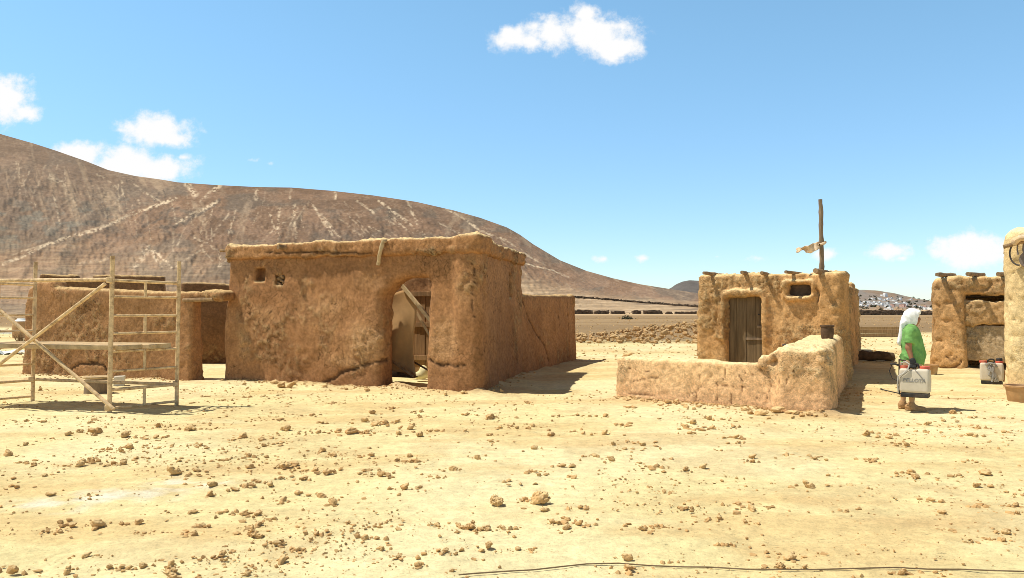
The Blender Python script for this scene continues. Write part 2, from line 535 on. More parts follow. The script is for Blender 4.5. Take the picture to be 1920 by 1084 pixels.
# ------------------------------------------------------------------ world and sun
TINT_LO, TINT_HI, TINT_ZEN = (.98, 1.19, 1.42), (1.32, 1.68, 1.62), (.90, .38, .16)  # upper sky, out of view, dimmed and reddened to darken and warm shadows
SUN_E = R(62); SUN_AZ = R(-3)                       # shadows fall along (cos az, sin az)
sh = Vector((math.cos(SUN_AZ), math.sin(SUN_AZ), 0))
tosun = Vector((-sh.x * math.cos(SUN_E), -sh.y * math.cos(SUN_E), math.sin(SUN_E)))
wd = bpy.data.worlds.new('World'); SC.world = wd; wd.use_nodes = True
nt = wd.node_tree; bg = nt.nodes['Background']
sky = nt.nodes.new('ShaderNodeTexSky'); sky.sky_type = 'NISHITA'; sky.sun_disc = False
sky.sun_elevation = SUN_E; sky.sun_rotation = math.atan2(tosun.x, tosun.y)
sky.air_density = 1.0; sky.dust_density = .1; sky.ozone_density = 1.2; sky.altitude = 100
gam = nt.nodes.new('ShaderNodeHueSaturation'); gam.inputs['Saturation'].default_value = 1.0
nt.links.new(sky.outputs[0], gam.inputs['Color'])
tint = nt.nodes.new('ShaderNodeVectorMath'); tint.operation = 'MULTIPLY'; tint.inputs[1].default_value = (1.0, 1.0, 1.0)
nt.links.new(gam.outputs[0], tint.inputs[0])
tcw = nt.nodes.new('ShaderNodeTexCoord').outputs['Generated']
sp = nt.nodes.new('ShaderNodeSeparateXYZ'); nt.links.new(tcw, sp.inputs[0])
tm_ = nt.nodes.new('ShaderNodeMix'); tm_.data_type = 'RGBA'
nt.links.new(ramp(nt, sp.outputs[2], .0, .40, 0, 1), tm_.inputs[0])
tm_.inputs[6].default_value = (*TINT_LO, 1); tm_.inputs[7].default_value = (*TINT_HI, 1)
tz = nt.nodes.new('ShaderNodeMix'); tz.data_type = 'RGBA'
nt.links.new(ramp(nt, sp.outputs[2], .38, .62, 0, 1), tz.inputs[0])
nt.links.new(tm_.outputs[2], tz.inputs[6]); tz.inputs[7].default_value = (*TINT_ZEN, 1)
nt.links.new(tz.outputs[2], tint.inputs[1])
yy = math_(nt, 'MAXIMUM', sp.outputs[1], .02)
cu = nt.nodes.new('ShaderNodeCombineXYZ')
nt.links.new(math_(nt, 'DIVIDE', sp.outputs[0], yy), cu.inputs[0]); nt.links.new(math_(nt, 'DIVIDE', sp.outputs[2], yy), cu.inputs[1])
cw = nt.nodes.new('ShaderNodeTexNoise'); cw.inputs['Scale'].default_value = 22; cw.inputs['Detail'].default_value = 7; cw.inputs['Roughness'].default_value = .62
nt.links.new(cu.outputs[0], cw.inputs['Vector'])
cwb = nt.nodes.new('ShaderNodeTexNoise'); cwb.inputs['Scale'].default_value = 70; cwb.inputs['Detail'].default_value = 5; cwb.inputs['Roughness'].default_value = .65
nt.links.new(cu.outputs[0], cwb.inputs['Vector'])
CL = [(1100, 62, 85, 40, 1), (1095, 28, 34, 24, .8), (1155, 92, 46, 26, 1), (1040, 62, 55, 34, .95), (955, 72, 50, 30, .8), (1000, 78, 40, 26, .75), (1185, 88, 26, 16, .55),
      (14, 190, 44, 44, 1), (44, 212, 36, 22, .9), (290, 246, 66, 34, 1), (328, 262, 40, 20, .9), (226, 244, 32, 16, .5),
      (150, 292, 70, 26, .9), (230, 306, 80, 34, 1), (310, 316, 50, 30, 1), (342, 295, 24, 13, .7),
      (470, 300, 50, 18, .34), (505, 306, 34, 12, .2), (1825, 468, 70, 30, 1.1), (1790, 462, 36, 20, .7), (1672, 472, 54, 20, .66), (1420, 484, 44, 17, .46),
      (1133, 486, 30, 14, .5), (1208, 484, 30, 14, .5), (1345, 481, 40, 13, .18), (1545, 478, 34, 17, .6), (1690, 484, 30, 12, .5)]
acc = None
for (x, y, a, b_, st) in CL:
    d = ray(x, y)
    sb = nt.nodes.new('ShaderNodeVectorMath'); sb.operation = 'SUBTRACT'; nt.links.new(cu.outputs[0], sb.inputs[0]); sb.inputs[1].default_value = (d[0] / d[1], d[2] / d[1], 0)
    ml = nt.nodes.new('ShaderNodeVectorMath'); ml.operation = 'MULTIPLY'; nt.links.new(sb.outputs[0], ml.inputs[0]); ml.inputs[1].default_value = (F / a, F / b_, 0)
    ln = nt.nodes.new('ShaderNodeVectorMath'); ln.operation = 'LENGTH'; nt.links.new(ml.outputs[0], ln.inputs[0])
    v = math_(nt, 'MULTIPLY_ADD', ln.outputs['Value'], -.75, st)
    acc = v if acc is None else math_(nt, 'SMOOTH_MAX', acc, v, .12)
nz = math_(nt, 'ADD', math_(nt, 'MULTIPLY', math_(nt, 'SUBTRACT', cw.outputs['Fac'], .5), 1.5), math_(nt, 'MULTIPLY', math_(nt, 'SUBTRACT', cwb.outputs['Fac'], .5), .75))
dens = ramp(nt, math_(nt, 'ADD', acc, nz), .02, .62, 0, 1)
dens = math_(nt, 'MULTIPLY', dens, math_(nt, 'GREATER_THAN', sp.outputs[1], .05))
cm = nt.nodes.new('ShaderNodeMix'); cm.data_type = 'RGBA'
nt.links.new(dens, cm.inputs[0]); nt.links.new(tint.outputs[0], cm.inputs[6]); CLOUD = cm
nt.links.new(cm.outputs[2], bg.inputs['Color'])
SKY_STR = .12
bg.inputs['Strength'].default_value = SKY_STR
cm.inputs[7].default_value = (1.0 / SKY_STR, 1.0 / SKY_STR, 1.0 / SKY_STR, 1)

sl = bpy.data.lights.new('sun', 'SUN'); sl.energy = 5.0; sl.angle = R(.5); sl.color = (1, .95, .82)
so = bpy.data.objects.new('sun', sl); COL.objects.link(so)
so.rotation_euler = tosun.to_track_quat('Z', 'Y').to_euler(); so.location = (-20, 0, 40)

cam = bpy.data.cameras.new('camera'); co = bpy.data.objects.new('camera', cam); COL.objects.link(co)
cam.sensor_width = 36; cam.lens = F / 1920 * 36; cam.clip_start = .05; cam.clip_end = 12000
co.location = (0, 0, HC); co.rotation_euler = (math.pi / 2 + PITCH, 0, 0)
SC.camera = co

# ------------------------------------------------------------------ layout of the place (metres, camera foot at the origin)
AP, AQ = (-6.52, 18.2), (-.68, 15.55)                # large house front
AR = (.25, 20.5)                                      # its right back corner
AL = (-5.4, 23.0)                                     # its left back corner
BQ = (1.98, 25.2)                                     # end of the low wall behind it
LP, LQ = (-12.15, 19.75), (-7.27, 17.97)              # courtyard wall on the left
YP, YQ = (1.94, 14.6), (4.92, 12.42)                  # low yard wall
CP, CQ = (4.55, 19.15), (7.2, 17.25)                  # small hut front
CS = (9.45, 22.2)
DP = (11.68, 21.9); DQ = (DP[0] + .82 * 6, DP[1] - .57 * 6)
EP = (10.02, 16.15); EQ = (EP[0] + .74 * 3.2, EP[1] - .67 * 3.2)

# ------------------------------------------------------------------ ground
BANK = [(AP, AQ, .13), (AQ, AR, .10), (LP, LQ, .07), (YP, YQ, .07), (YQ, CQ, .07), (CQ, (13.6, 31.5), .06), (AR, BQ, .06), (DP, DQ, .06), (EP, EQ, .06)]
def gz(x, y):
    x = np.atleast_1d(np.asarray(x, np.float32)); y = np.atleast_1d(np.asarray(y, np.float32))
    p = np.stack([x, y, np.zeros_like(x)], 1)
    near = 1 - sstep(40, 160, np.hypot(x, y))
    z = .035 * fbm(p, .33, 2, off=3) + .022 * fbm(p, 1.6, 3, off=8)
    z *= .25 + .75 * near
    for P, Q, hh in BANK:
        d = seglist_dist(x, y, [P, Q])
        m = d < 1.2
        if m.any():
            z[m] += hh * np.exp(-d[m] / .22) * (.55 + .9 * fbm(p[m], 2.2, 3, off=21))
    return z
def gz1(x, y): return float(gz(x, y)[0])

def axis(parts):
    out = [np.arange(a, b, st) for a, b, st in parts]
    return np.concatenate(out).astype(np.float32)
gx = np.concatenate([-np.geomspace(5000, 16, 40), np.arange(-15.9, 15.9, .055), np.geomspace(16, 5000, 40)]).astype(np.float32)
gy = np.concatenate([[-400, -100, -30, -8, 0, 2, 3], np.arange(3.6, 9, .03), np.arange(9, 20, .055), np.arange(20, 30, .12), np.geomspace(30, 6000, 110)]).astype(np.float32)
GX, GY = np.meshgrid(gx, gy, indexing='ij')
px_, py_ = GX.ravel(), GY.ravel()
P3 = np.stack([px_, py_, np.zeros_like(px_)], 1)
zz = gz(px_, py_)
nearm = (np.hypot(px_, py_ - 10) < 25)
pn = P3[nearm]
crumb = sstep(.18, .55, fbm(pn, 1.1, 3, off=60))
f9 = fbm(pn, 9, 4, .6, off=33)
zz[nearm] += .010 * f9 + crumb * .028 * np.maximum(fbm(pn, 14, 3, .6, off=41), 0) - .008 * sstep(.2, .5, fbm(pn * np.array([.6, 1.6, 1], np.float32), 3, 3, off=70))
c = np.tile(np.array([.745, .63, .335], np.float32), (len(px_), 1))
c = mixc(c, (.78, .68, .40), sstep(-.2, .5, fbm(P3, .45, 4, off=11)))
c = mixc(c, (.66, .47, .22), sstep(.0, .5, fbm(P3 * np.array([.5, 1.5, 1], np.float32), .9, 5, off=27)) * .65)
cn = c[nearm]
cn *= (1 + .10 * f9)[:, None]
cn = mixc(cn, (.55, .38, .19), crumb * .35)
c[nearm] = cn
for P, Q, hh in BANK:                                   # crumbled mud at the wall feet, coloured browner to deepen the shade
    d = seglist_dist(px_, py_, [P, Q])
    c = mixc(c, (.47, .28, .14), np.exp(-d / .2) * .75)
for (x, y, rx, ry, s) in [(330, 908, 75, 16, 1), (230, 928, 110, 14, .9), (90, 945, 90, 16, 1), (180, 935, 60, 10, .7), (400, 905, 40, 9, .6)]:
    gx0, gy0 = gpt(x, y); u = px_ / np.maximum(py_, .5)
    ypx = HOR + HC * F / np.maximum(py_, .5)
    q = np.sqrt(((CX + u * F - x) / rx) ** 2 + ((ypx - y) / ry) ** 2)
    m = (py_ > 3) * (1 - sstep(.35, 1.25, q + .45 * fbm(P3, 3, 4, off=5)))
    c = mixc(c, (.82, .80, .70), m * s * .6 * sstep(-.4, .3, fbm(P3, 6, 3, off=15)))
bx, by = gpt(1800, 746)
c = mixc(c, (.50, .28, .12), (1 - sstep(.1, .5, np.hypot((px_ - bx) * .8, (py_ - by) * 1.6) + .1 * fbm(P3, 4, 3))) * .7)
bound = 37 + np.clip((px_ - 9) / 6, 0, 1) * 16 + np.clip((-px_ - 6) / 6, 0, 1) * 30 + 5 * fbm(P3, .12, 3, off=2)
fm = sstep(-3, 4, py_ - bound)
fieldc = np.tile(np.array([.285, .19, .098], np.float32), (len(px_), 1))
fieldc = mixc(fieldc, (.37, .25, .13), sstep(-.2, .5, fbm(P3 * np.array([.3, 1, 1], np.float32), .12, 4, off=9)))
far = sstep(150, 230, py_)
fieldc = mixc(fieldc, (.58, .41, .235), far)
c = c + (fieldc - c) * fm[:, None]
nX, nY = len(gx), len(gy)
ii = np.arange(nX * nY).reshape(nX, nY)
gq = np.stack([ii[:-1, :-1], ii[1:, :-1], ii[1:, 1:], ii[:-1, 1:]], -1).reshape(-1, 4)
m, nt2, b = nmat('dusty_earth')
at_ = N(nt2, 'ShaderNodeAttribute', attribute_name='Col')
pos = N(nt2, 'ShaderNodeNewGeometry').outputs['Position']
n1 = noise(nt2, pos, 9, 10, .68); n2 = noise(nt2, pos, 45, 6, .7); n3 = noise(nt2, pos, 1.1, 6, .6)
f = math_(nt2, 'MULTIPLY', ramp(nt2, n1, .3, .7, .84, 1.1), ramp(nt2, n2, .28, .55, .80, 1.05))
f = math_(nt2, 'MULTIPLY', f, ramp(nt2, n3, .3, .7, .93, 1.05))
mpg = N(nt2, 'ShaderNodeMapping'); mpg.inputs['Scale'].default_value = (.7, 1.5, 1); nt2.links.new(pos, mpg.inputs['Vector'])
n4 = noise(nt2, mpg.outputs[0], 24, 4, .6); n5 = noise(nt2, pos, 2.2, 3, .6)
spk = math_(nt2, 'MULTIPLY', ramp(nt2, n4, .30, .36, 1, 0), ramp(nt2, n5, .42, .6, .15, 1))
f = math_(nt2, 'MULTIPLY', f, math_(nt2, 'SUBTRACT', 1.0, math_(nt2, 'MULTIPLY', spk, .38)))
nt2.links.new(scalec(nt2, at_.outputs['Color'], f), b.inputs['Base Color'])
bump(nt2, b, math_(nt2, 'SUBTRACT', math_(nt2, 'ADD', n1, math_(nt2, 'MULTIPLY', n2, .3)), math_(nt2, 'MULTIPLY', spk, .3)), .6, .04)
M['earth'] = m
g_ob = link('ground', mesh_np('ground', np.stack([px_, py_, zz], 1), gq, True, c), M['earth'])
setp(g_ob, 'dry sandy yellow earth yard strewn with clods', 'ground', kind='structure')

# ------------------------------------------------------------------ hills
def heightfield(name, label, u, D0, Rr, yr, prof, nrow, paint, relief, mat):
    s = np.linspace(0, 1, nrow).astype(np.float32)
    U, S_ = np.meshgrid(u, s, indexing='ij')
    RR = Rr(U)
    YR = np.interp(CX + U * F, [p[0] for p in yr], [p[1] for p in yr]).astype(np.float32)
    D = D0 + (RR - D0) * S_
    zr = HC + (HOR - YR) / F * RR
    zt = -.6 + (zr + .6) * prof(S_)
    uu, ss = U.ravel(), S_.ravel()
    zt = (zt + relief(uu, ss, (zr.ravel())).reshape(U.shape)).ravel()
    Df = D.ravel()
    ypx = HOR - (zt - HC) / Df * F
    xpx = CX + uu * F
    col = paint(xpx, ypx, uu, ss, zt)
    v = np.stack([uu * Df, Df, zt], 1)
    # back slope so the ridge is a real crest
    nu, ns = U.shape
    idb = np.arange(nu * ns).reshape(nu, ns)
    q = np.stack([idb[:-1, :-1], idb[1:, :-1], idb[1:, 1:], idb[:-1, 1:]], -1).reshape(-1, 4)
    last = idb[:, -1]
    vb = v[last].copy(); vb[:, 0] *= 1.35; vb[:, 1] *= 1.35; vb[:, 2] = vb[:, 2] * .55 - 3
    vb[:, 2] = np.minimum(vb[:, 2], v[last][:, 2] * .8)
    base = len(v)
    qb = np.stack([last[:-1], last[1:], base + np.arange(1, nu), base + np.arange(nu - 1)], -1)
    v = np.concatenate([v, vb]); col = np.concatenate([col, col[last]])
    o = link(name, mesh_np(name, v, np.concatenate([q, qb]), True, col), mat)
    setp(o, label, 'hill', kind='structure')
    def surf(x, y):
        k = int(np.argmin((xpx - x) ** 2 + (ypx - y) ** 2))
        return v[k]
    return surf

def mat_hill(name, s1, s2, bd):
    m, nt, b = nmat(name)
    a = N(nt, 'ShaderNodeAttribute', attribute_name='Col')
    pos = N(nt, 'ShaderNodeNewGeometry').outputs['Position']
    mp = N(nt, 'ShaderNodeMapping'); mp.inputs['Scale'].default_value = (1, .35, .5); nt.links.new(pos, mp.inputs['Vector']); pos = mp.outputs[0]
    n1 = noise(nt, pos, s1, 8, .7); n2 = noise(nt, pos, s2, 5, .7)
    f = math_(nt, 'MULTIPLY', ramp(nt, n1, .3, .7, .86, 1.12), ramp(nt, n2, .32, .62, .87, 1.07))
    nt.links.new(scalec(nt, a.outputs['Color'], f), b.inputs['Base Color'])
    bump(nt, b, math_(nt, 'ADD', n1, math_(nt, 'MULTIPLY', n2, .4)), .6, bd)
    return m
M['mountain'] = mat_hill('volcanic_slope', .02, .16, 2.2)
M['vill'] = mat_hill('village_slope', .03, .2, 2)

STREAK = [([(329, 372), (240, 403), (186, 429), (97, 454), (31, 485), (5, 495)], 3.6, 1), ([(270, 392), (200, 420), (110, 450), (20, 478)], 1.6, .6),
          ([(405, 378), (356, 404), (330, 418)], 4, .8), ([(279, 465), (300, 480), (321, 502)], 3, 1), ([(279, 465), (262, 488), (250, 502)], 7, .55), ([(283, 470), (292, 485), (302, 500)], 4, .7),
          ([(364, 446), (391, 458), (411, 473), (413, 500)], 2.5, .6), ([(400, 440), (375, 462), (398, 490)], 2, .5), ([(523, 390), (520, 420), (522, 446)], 3, .7), ([(550, 385), (552, 420), (556, 446)], 3, .65),
          ([(585, 385), (605, 415), (622, 440)], 3, .65), ([(350, 345), (364, 365)], 7, .8), ([(410, 348), (385, 368)], 5, .7), ([(480, 357), (478, 372)], 5, .5), ([(545, 355), (543, 370)], 3, .6), ([(626, 360), (628, 372)], 3, .8),
          ([(667, 376), (700, 398)], 3, .7), ([(709, 376), (735, 395), (761, 414)], 3.2, .9), ([(762, 378), (775, 400), (782, 418)], 3.5, .6), ([(836, 391), (870, 410), (900, 432), (952, 452)], 2.6, .75), ([(952, 452), (985, 475), (1009, 492)], 2.4, .8), ([(978, 492), (1030, 505), (1066, 519)], 1.6, .9),
          ([(600, 402), (620, 425), (637, 446)], 3.5, .7), ([(820, 416), (860, 437)], 2, .5), ([(560, 395), (500, 440)], 2, .4), ([(430, 400), (395, 440)], 2, .4), ([(690, 425), (740, 446)], 2, .5), ([(90, 330), (115, 345)], 6, .5), ([(225, 338), (228, 365), (215, 380)], 2.5, .5), ([(180, 325), (215, 350)], 2.5, .45), ([(243, 340), (275, 365), (300, 378)], 2.5, .5), ([(40, 330), (30, 372)], 3, .3), ([(120, 350), (140, 385)], 3, .3), ([(445, 470), (410, 500)], 3, .5), ([(150, 495), (200, 485)], 4, .4), ([(375, 470), (330, 500)], 2, .4)]
DARKS = [([(250, 338), (215, 380), (180, 425)], 11, .35), ([(345, 352), (290, 400), (200, 450), (120, 492)], 12, .3), ([(600, 368), (625, 400), (640, 442)], 12, .28), ([(760, 385), (810, 410), (850, 440)], 10, .3), ([(450, 360), (430, 400), (390, 445)], 12, .25), ([(150, 305), (140, 350), (110, 400)], 10, .3), ([(60, 280), (50, 340), (40, 400)], 10, .25), ([(411, 376), (341, 419), (300, 428)], 4, .8), ([(271, 434), (232, 446), (116, 481)], 7, .55), ([(335, 388), (300, 408), (268, 425)], 4, .8), ([(20, 415), (60, 440), (110, 440)], 22, .5), ([(60, 470), (140, 430), (190, 412)], 10, .45), ([(0, 380), (25, 400), (50, 420)], 16, .35), ([(230, 350), (205, 380), (170, 410)], 5, .4), ([(550, 420), (640, 440), (720, 444)], 16, .35), ([(240, 470), (200, 500)], 12, .4)]
_r = random.Random(41)
for _k in range(95):
    x0 = _r.uniform(20, 960)
    if x0 < 320: dx, y0, L_ = _r.uniform(-.5, .35), np.interp(x0, [0, 320], [285, 345]) + _r.uniform(0, 70), _r.uniform(18, 60)
    elif x0 < 600: dx, y0, L_ = _r.uniform(-.55, .35), 356 + _r.uniform(0, 80), _r.uniform(15, 55)
    else: dx, y0, L_ = _r.uniform(.5, 1.5), np.interp(x0, [600, 850, 960], [362, 402, 440]) + _r.uniform(0, 70), _r.uniform(12, 45)
    pl = [(x0, y0), (x0 + dx * L_ * .5 + _r.uniform(-2, 2), y0 + L_ * .5), (x0 + dx * L_, y0 + L_)]
    if x0 < 320 and _r.random() < .6: DARKS.append((pl, _r.uniform(1.2, 2.6), _r.uniform(.4, .8)))
    else: STREAK.append((pl, _r.uniform(.9, 2.4), _r.uniform(.2, .5)))
def streak_polys(x, y, L_, j=2.2):
    p = np.stack([x, y, np.zeros_like(x)], 1)
    jx = x + j * fbm(p, .11, 3, off=4); jy = y + j * fbm(p, .11, 3, off=14)
    brk = sstep(-.35, .25, fbm(p, .16, 3, off=24))
    out = np.zeros_like(x)
    for pl, w, st in L_:
        d = seglist_dist(jx, jy, pl)
        out = np.maximum(out, st * (1 - sstep(.3, 1.2, d / w)) * (.45 + .55 * brk))
    return out
def paint_main(x, y, u, s, z):
    p = np.stack([u * 40, s * 5, np.zeros_like(u)], 1)
    q = np.stack([x * .02, y * .05, np.zeros_like(u)], 1)
    c = np.tile(np.array([.245, .152, .094], np.float32), (len(x), 1))
    c = mixc(c, (.195, .145, .105), sstep(-.15, .3, fbm(q, .9, 4, off=3)) * .9)
    c = mixc(c, (.32, .20, .128), sstep(.0, .35, fbm(q, 1.2, 4, off=23)) * .7)
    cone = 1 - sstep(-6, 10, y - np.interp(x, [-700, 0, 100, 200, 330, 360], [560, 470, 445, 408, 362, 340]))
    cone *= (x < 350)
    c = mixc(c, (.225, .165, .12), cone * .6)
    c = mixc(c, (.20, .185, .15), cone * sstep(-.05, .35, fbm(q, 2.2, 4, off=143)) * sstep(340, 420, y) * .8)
    st = fbm(np.stack([u * 90 + s * 6 * np.sin(u * 9), s * 3, np.zeros_like(u)], 1), 1, 4, .6, off=7)
    c = mixc(c, (.45, .33, .22), sstep(.22, .55, st) * sstep(.25, .5, s) * .55)
    st2 = fbm(np.stack([u * 160, s * 9, np.zeros_like(u)], 1), 1, 4, .6, off=17)
    hf = vnoise(np.stack([x * .23, y * .31, 0 * x], 1)) * .6 + vnoise(np.stack([x * .47, y * .6, 0 * x + 5], 1)) * .4
    c *= (1 + .05 * hf)[:, None]
    ter = fbm(np.stack([u * 25, y * .45, np.zeros_like(u)], 1), 1, 3, .6, off=37)
    low = (1 - sstep(.12, .5, s))
    lowtan = sstep(850, 1000, x)
    c = mixc(c, (.46, .33, .20), low * (.25 + .6 * lowtan))
    c = mixc(c, (.56, .42, .27), sstep(.05, .5, ter) * low * (.3 + .5 * lowtan))
    c = mixc(c, (.14, .10, .07), sstep(.15, .5, -ter) * low * .6)
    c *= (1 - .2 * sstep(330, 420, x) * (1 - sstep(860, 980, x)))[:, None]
    c = mixc(c, (.12, .095, .075), streak_polys(x, y, DARKS, 6) * .9)  # dark ravines; the broad ones put gully shading into the slope colour
    sp_ = streak_polys(x, y, STREAK)
    c = mixc(c, (.66, .52, .36), np.clip(1.25 * sp_ * sstep(-.35, .3, hf), 0, 1) * .9)
    pale_specks = sstep(.25, .6, hf + .7 * fbm(q, 1.5, 3, off=90)) * sstep(.2, .4, s)  # random paler specks on the upper slope
    c = mixc(c, (.52, .39, .27), pale_specks * .13)
    return c
def relief_main(u, s, zr):
    p = np.stack([u * 30, s * 2.0, np.zeros_like(u)], 1)
    env = np.sin(np.pi * np.clip(s, 0, 1)) * np.clip(zr, 0, 300) / 300
    sk = p + np.stack([s * 5 * np.sin(u * 5 + 1), 0 * s, 0 * s], 1).astype(np.float32)
    r = 5 * fbm(sk, .7, 3, off=55) * env + 2.5 * fbm(sk * np.array([3, 3, 1], np.float32), 1, 3, off=65) * env
    p2 = np.stack([u * 260, s * 40, np.zeros_like(u)], 1)
    return r + 1.2 * fbm(p2, 1, 2, off=75) * np.clip(zr / 150, 0, 1) * np.sin(np.pi * s)
YR = [(-900, 130), (-300, 170), (-120, 212), (0, 251), (60, 268), (100, 281), (160, 302), (200, 318), (250, 329), (300, 336), (330, 341), (400, 346), (480, 350), (545, 351), (620, 357), (700, 366), (780, 378), (850, 394), (900, 408), (950, 426), (975, 440), (1000, 458), (1050, 488), (1100, 508), (1150, 522), (1200, 533), (1250, 541), (1310, 550), (1400, 562), (1500, 572)]
uu_ = np.concatenate([np.linspace(-1.25, -.67, 90), np.linspace(-.668, .37, 900)]).astype(np.float32)
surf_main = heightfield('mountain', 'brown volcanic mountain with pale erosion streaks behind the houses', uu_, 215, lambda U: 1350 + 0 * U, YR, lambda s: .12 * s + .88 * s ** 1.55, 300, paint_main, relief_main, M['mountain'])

def paint_v(x, y, u, s, z):
    p = np.stack([x * .06, y * .25, np.zeros_like(x)], 1)
    c = np.tile(np.array([.29, .235, .195], np.float32), (len(x), 1))  # slope colour greyed to stand in for distance haze
    c = mixc(c, (.23, .20, .175), sstep(-.2, .4, fbm(p, 1, 4, off=3)))
    c = mixc(c, (.27, .19, .13), (1 - sstep(.75, .95, 1 - s)) * sstep(-.2, .4, fbm(p, .6, 3, off=9)))
    c = mixc(c, (.34, .235, .145), 1 - sstep(.02, .2, s))
    return c
YV = [(1200, 577), (1330, 562), (1450, 552), (1560, 546), (1600, 545), (1622, 543), (1640, 545), (1680, 551), (1700, 556), (1722, 561), (1750, 564), (1800, 566), (1900, 569), (2050, 574), (2400, 576)]
surf_vill = heightfield('village_hill', 'grey brown hill dotted with white village houses', np.linspace(.16, .98, 420).astype(np.float32), 820, lambda U: 1550 + 0 * U, YV, lambda s: .25 * s + .75 * s ** 1.3, 70,
                        paint_v, lambda u, s, zr: 1.5 * fbm(np.stack([u * 60, s * 8, 0 * u], 1), 1, 3) * np.clip(s * 2, 0, 1), M['vill'])
YF = [(1000, 577), (1180, 562), (1240, 548), (1258, 540), (1268, 533), (1280, 528), (1293, 525.5), (1320, 527), (1400, 537), (1500, 550), (1700, 568), (1900, 577)]
heightfield('far_hill', 'dark distant hill beyond the mountain foot', np.linspace(.03, .64, 260).astype(np.float32), 2300, lambda U: 3600 + 0 * U, YF, lambda s: s ** 1.2, 40,
            lambda x, y, u, s, z: np.tile(np.array([.13, .115, .105], np.float32), (len(x), 1)) * (1 + .2 * fbm(np.stack([x * .08, y * .2, 0 * x], 1), 1, 3))[:, None],
            lambda u, s, zr: 6 * fbm(np.stack([u * 40, s * 5, 0 * u], 1), 1, 3) * np.clip(zr / 120, 0, 1) * np.sin(np.pi * s), M['vill'])

# ------------------------------------------------------------------ village houses
def make_village_house(kind):
    mb = MB()
    w, d, h = [(11, 8, 4), (15, 8, 3.6), (9, 8, 6.2), (17, 9, 3.4)][kind]
    mb.box((0, 0, h / 2 - 2), (w, d, h + 4))
    mb.box((0, 0, h + .2), (w + .5, d + .5, .4))
    if kind == 0: mb.box((w * .2, 1, h + 1.6), (w * .45, d * .7, 2.6))
    if kind == 1: mb.box((-w * .62, 1.5, 1.0), (w * .3, d * .7, 5)); mb.box((w * .3, 1, h + .9), (3, 3, 1.4))
    if kind == 2: mb.box((w * .6, .5, .9), (w * .4, d * .8, 5.6))
    if kind == 3: mb.box((0, 1.5, h + 1.5), (w * .35, d * .55, 2.3)); mb.box((w * .58, 2, .6), (w * .2, d * .6, 4))
    for k in range(3):
        mb.box((-w * .33 + k * w * .31, -d / 2 - .03, h * .5), (.8, .1, 1.0), mi=1)
    mb.box((w * .1, -d / 2 - .03, 1.0), (.9, .1, 1.9), mi=1)
    o = mb.build('village_house', [M['house_w'], M['winglass']])
    return o
vproto = [make_village_house(k) for k in range(4)]
vtint = {'w': vproto, 'p': [], 't': []}
for kk, mm in (('p', 'house_p'), ('t', 'house_t')):
    for o in vproto:
        c2 = o.copy(); c2.data = o.data.copy(); c2.data.materials[0] = M[mm]; vtint[kk].append(c2)
HV = [(265, 300, 25, 'w'), (295, 350, 36, 'w'), (330, 305, 28, 'w'), (360, 352, 30, 'w'), (400, 322, 66, 'w'), (430, 357, 75, 'w'), (460, 312, 28, 'w'), (500, 268, 60, 'w'), (530, 316, 36, 'w'), (578, 312, 58, 'w'), (595, 272, 45, 'w'), (590, 382, 78, 't'), (655, 232, 78, 'w'), (685, 322, 40, 'w'), (690, 367, 70, 'w'), (710, 397, 66, 'w'), (700, 278, 50, 'w'), (745, 257, 60, 'w'), (765, 357, 52, 'p'), (815, 327, 80, 'w'), (850, 274, 55, 'w'), (860, 406, 80, 't'), (885, 367, 72, 'p'), (910, 320, 24, 'w'), (930, 357, 30, 'w'), (990, 274, 32, 'w'), (1045, 367, 46, 'w'), (1115, 372, 36, 'w'), (1172, 372, 50, 'p'), (1150, 402, 36, 'w'), (1250, 414, 48, 'w'), (560, 342, 24, 'w'), (620, 346, 24, 'w'), (482, 337, 22, 'w'), (342, 332, 20, 'w'), (780, 292, 22, 'w'), (665, 288, 24, 'w'), (1212, 388, 22, 'w'), (1140, 357, 22, 't'), (272, 330, 20, 'w'), (820, 392, 40, 't')]
VL = {'w': ('white flat roofed house on the far village hillside', 'white houses on the village hill'), 'p': ('pinkish flat roofed house on the far village hillside', 'pink houses on the village hill'), 't': ('tan flat roofed house low on the far village hillside', 'tan houses on the village hill')}
first = {}
for i, (x, y, w, t) in enumerate(HV):
    p = surf_vill(1560 + x / 6.77, 520 + (y + 12) / 6.77)
    k = i % 4
    src = vtint[t][k]
    if t == 'w' and k not in first: o = src; first[k] = 1
    else: o = src.copy(); COL.objects.link(o)
    s = (w / 6.77) * p[1] / F / [12, 17, 11, 19][k]
    s = min(max(s, .45), 1.25)
    o.location = (p[0], p[1], p[2] - .3); o.scale = (s, s, s * random.uniform(.9, 1.1)); o.rotation_euler = (0, 0, R(-52 + random.uniform(-18, 18)))
    setp(o, VL[t][0], 'house', VL[t][1])
for L_ in (vtint['p'], vtint['t']):
    for o in L_:
        if not o.users_collection: bpy.data.objects.remove(o)

def blob_cluster(mb, c, r, n, leaf):
    for _ in range(n):
        d = Vector((random.gauss(0, .5), random.gauss(0, .5), abs(random.gauss(0, .5))))
        p = Vector(c) + Vector((d.x * r[0], d.y * r[1], d.z * r[2]))
        a = Vector([random.uniform(-1, 1) for _ in range(3)]) * leaf; b = Vector([random.uniform(-1, 1) for _ in range(3)]) * leaf
        mb.add([p - a, p + b, p + a, p - b], [(0, 1, 2, 3)])
mb = MB()
for _ in range(80):
    x = random.uniform(1598, 1760); y = random.uniform(556, 582)
    p = surf_vill(x, y); s = random.uniform(1.2, 2.8)
    blob_cluster(mb, p, (s, s, s * .8), 16, s * .5)
setp(mb.build('hillside_shrubs', M['shrub']), 'dark scattered shrubs and trees between the village houses', 'shrubs', kind='stuff')

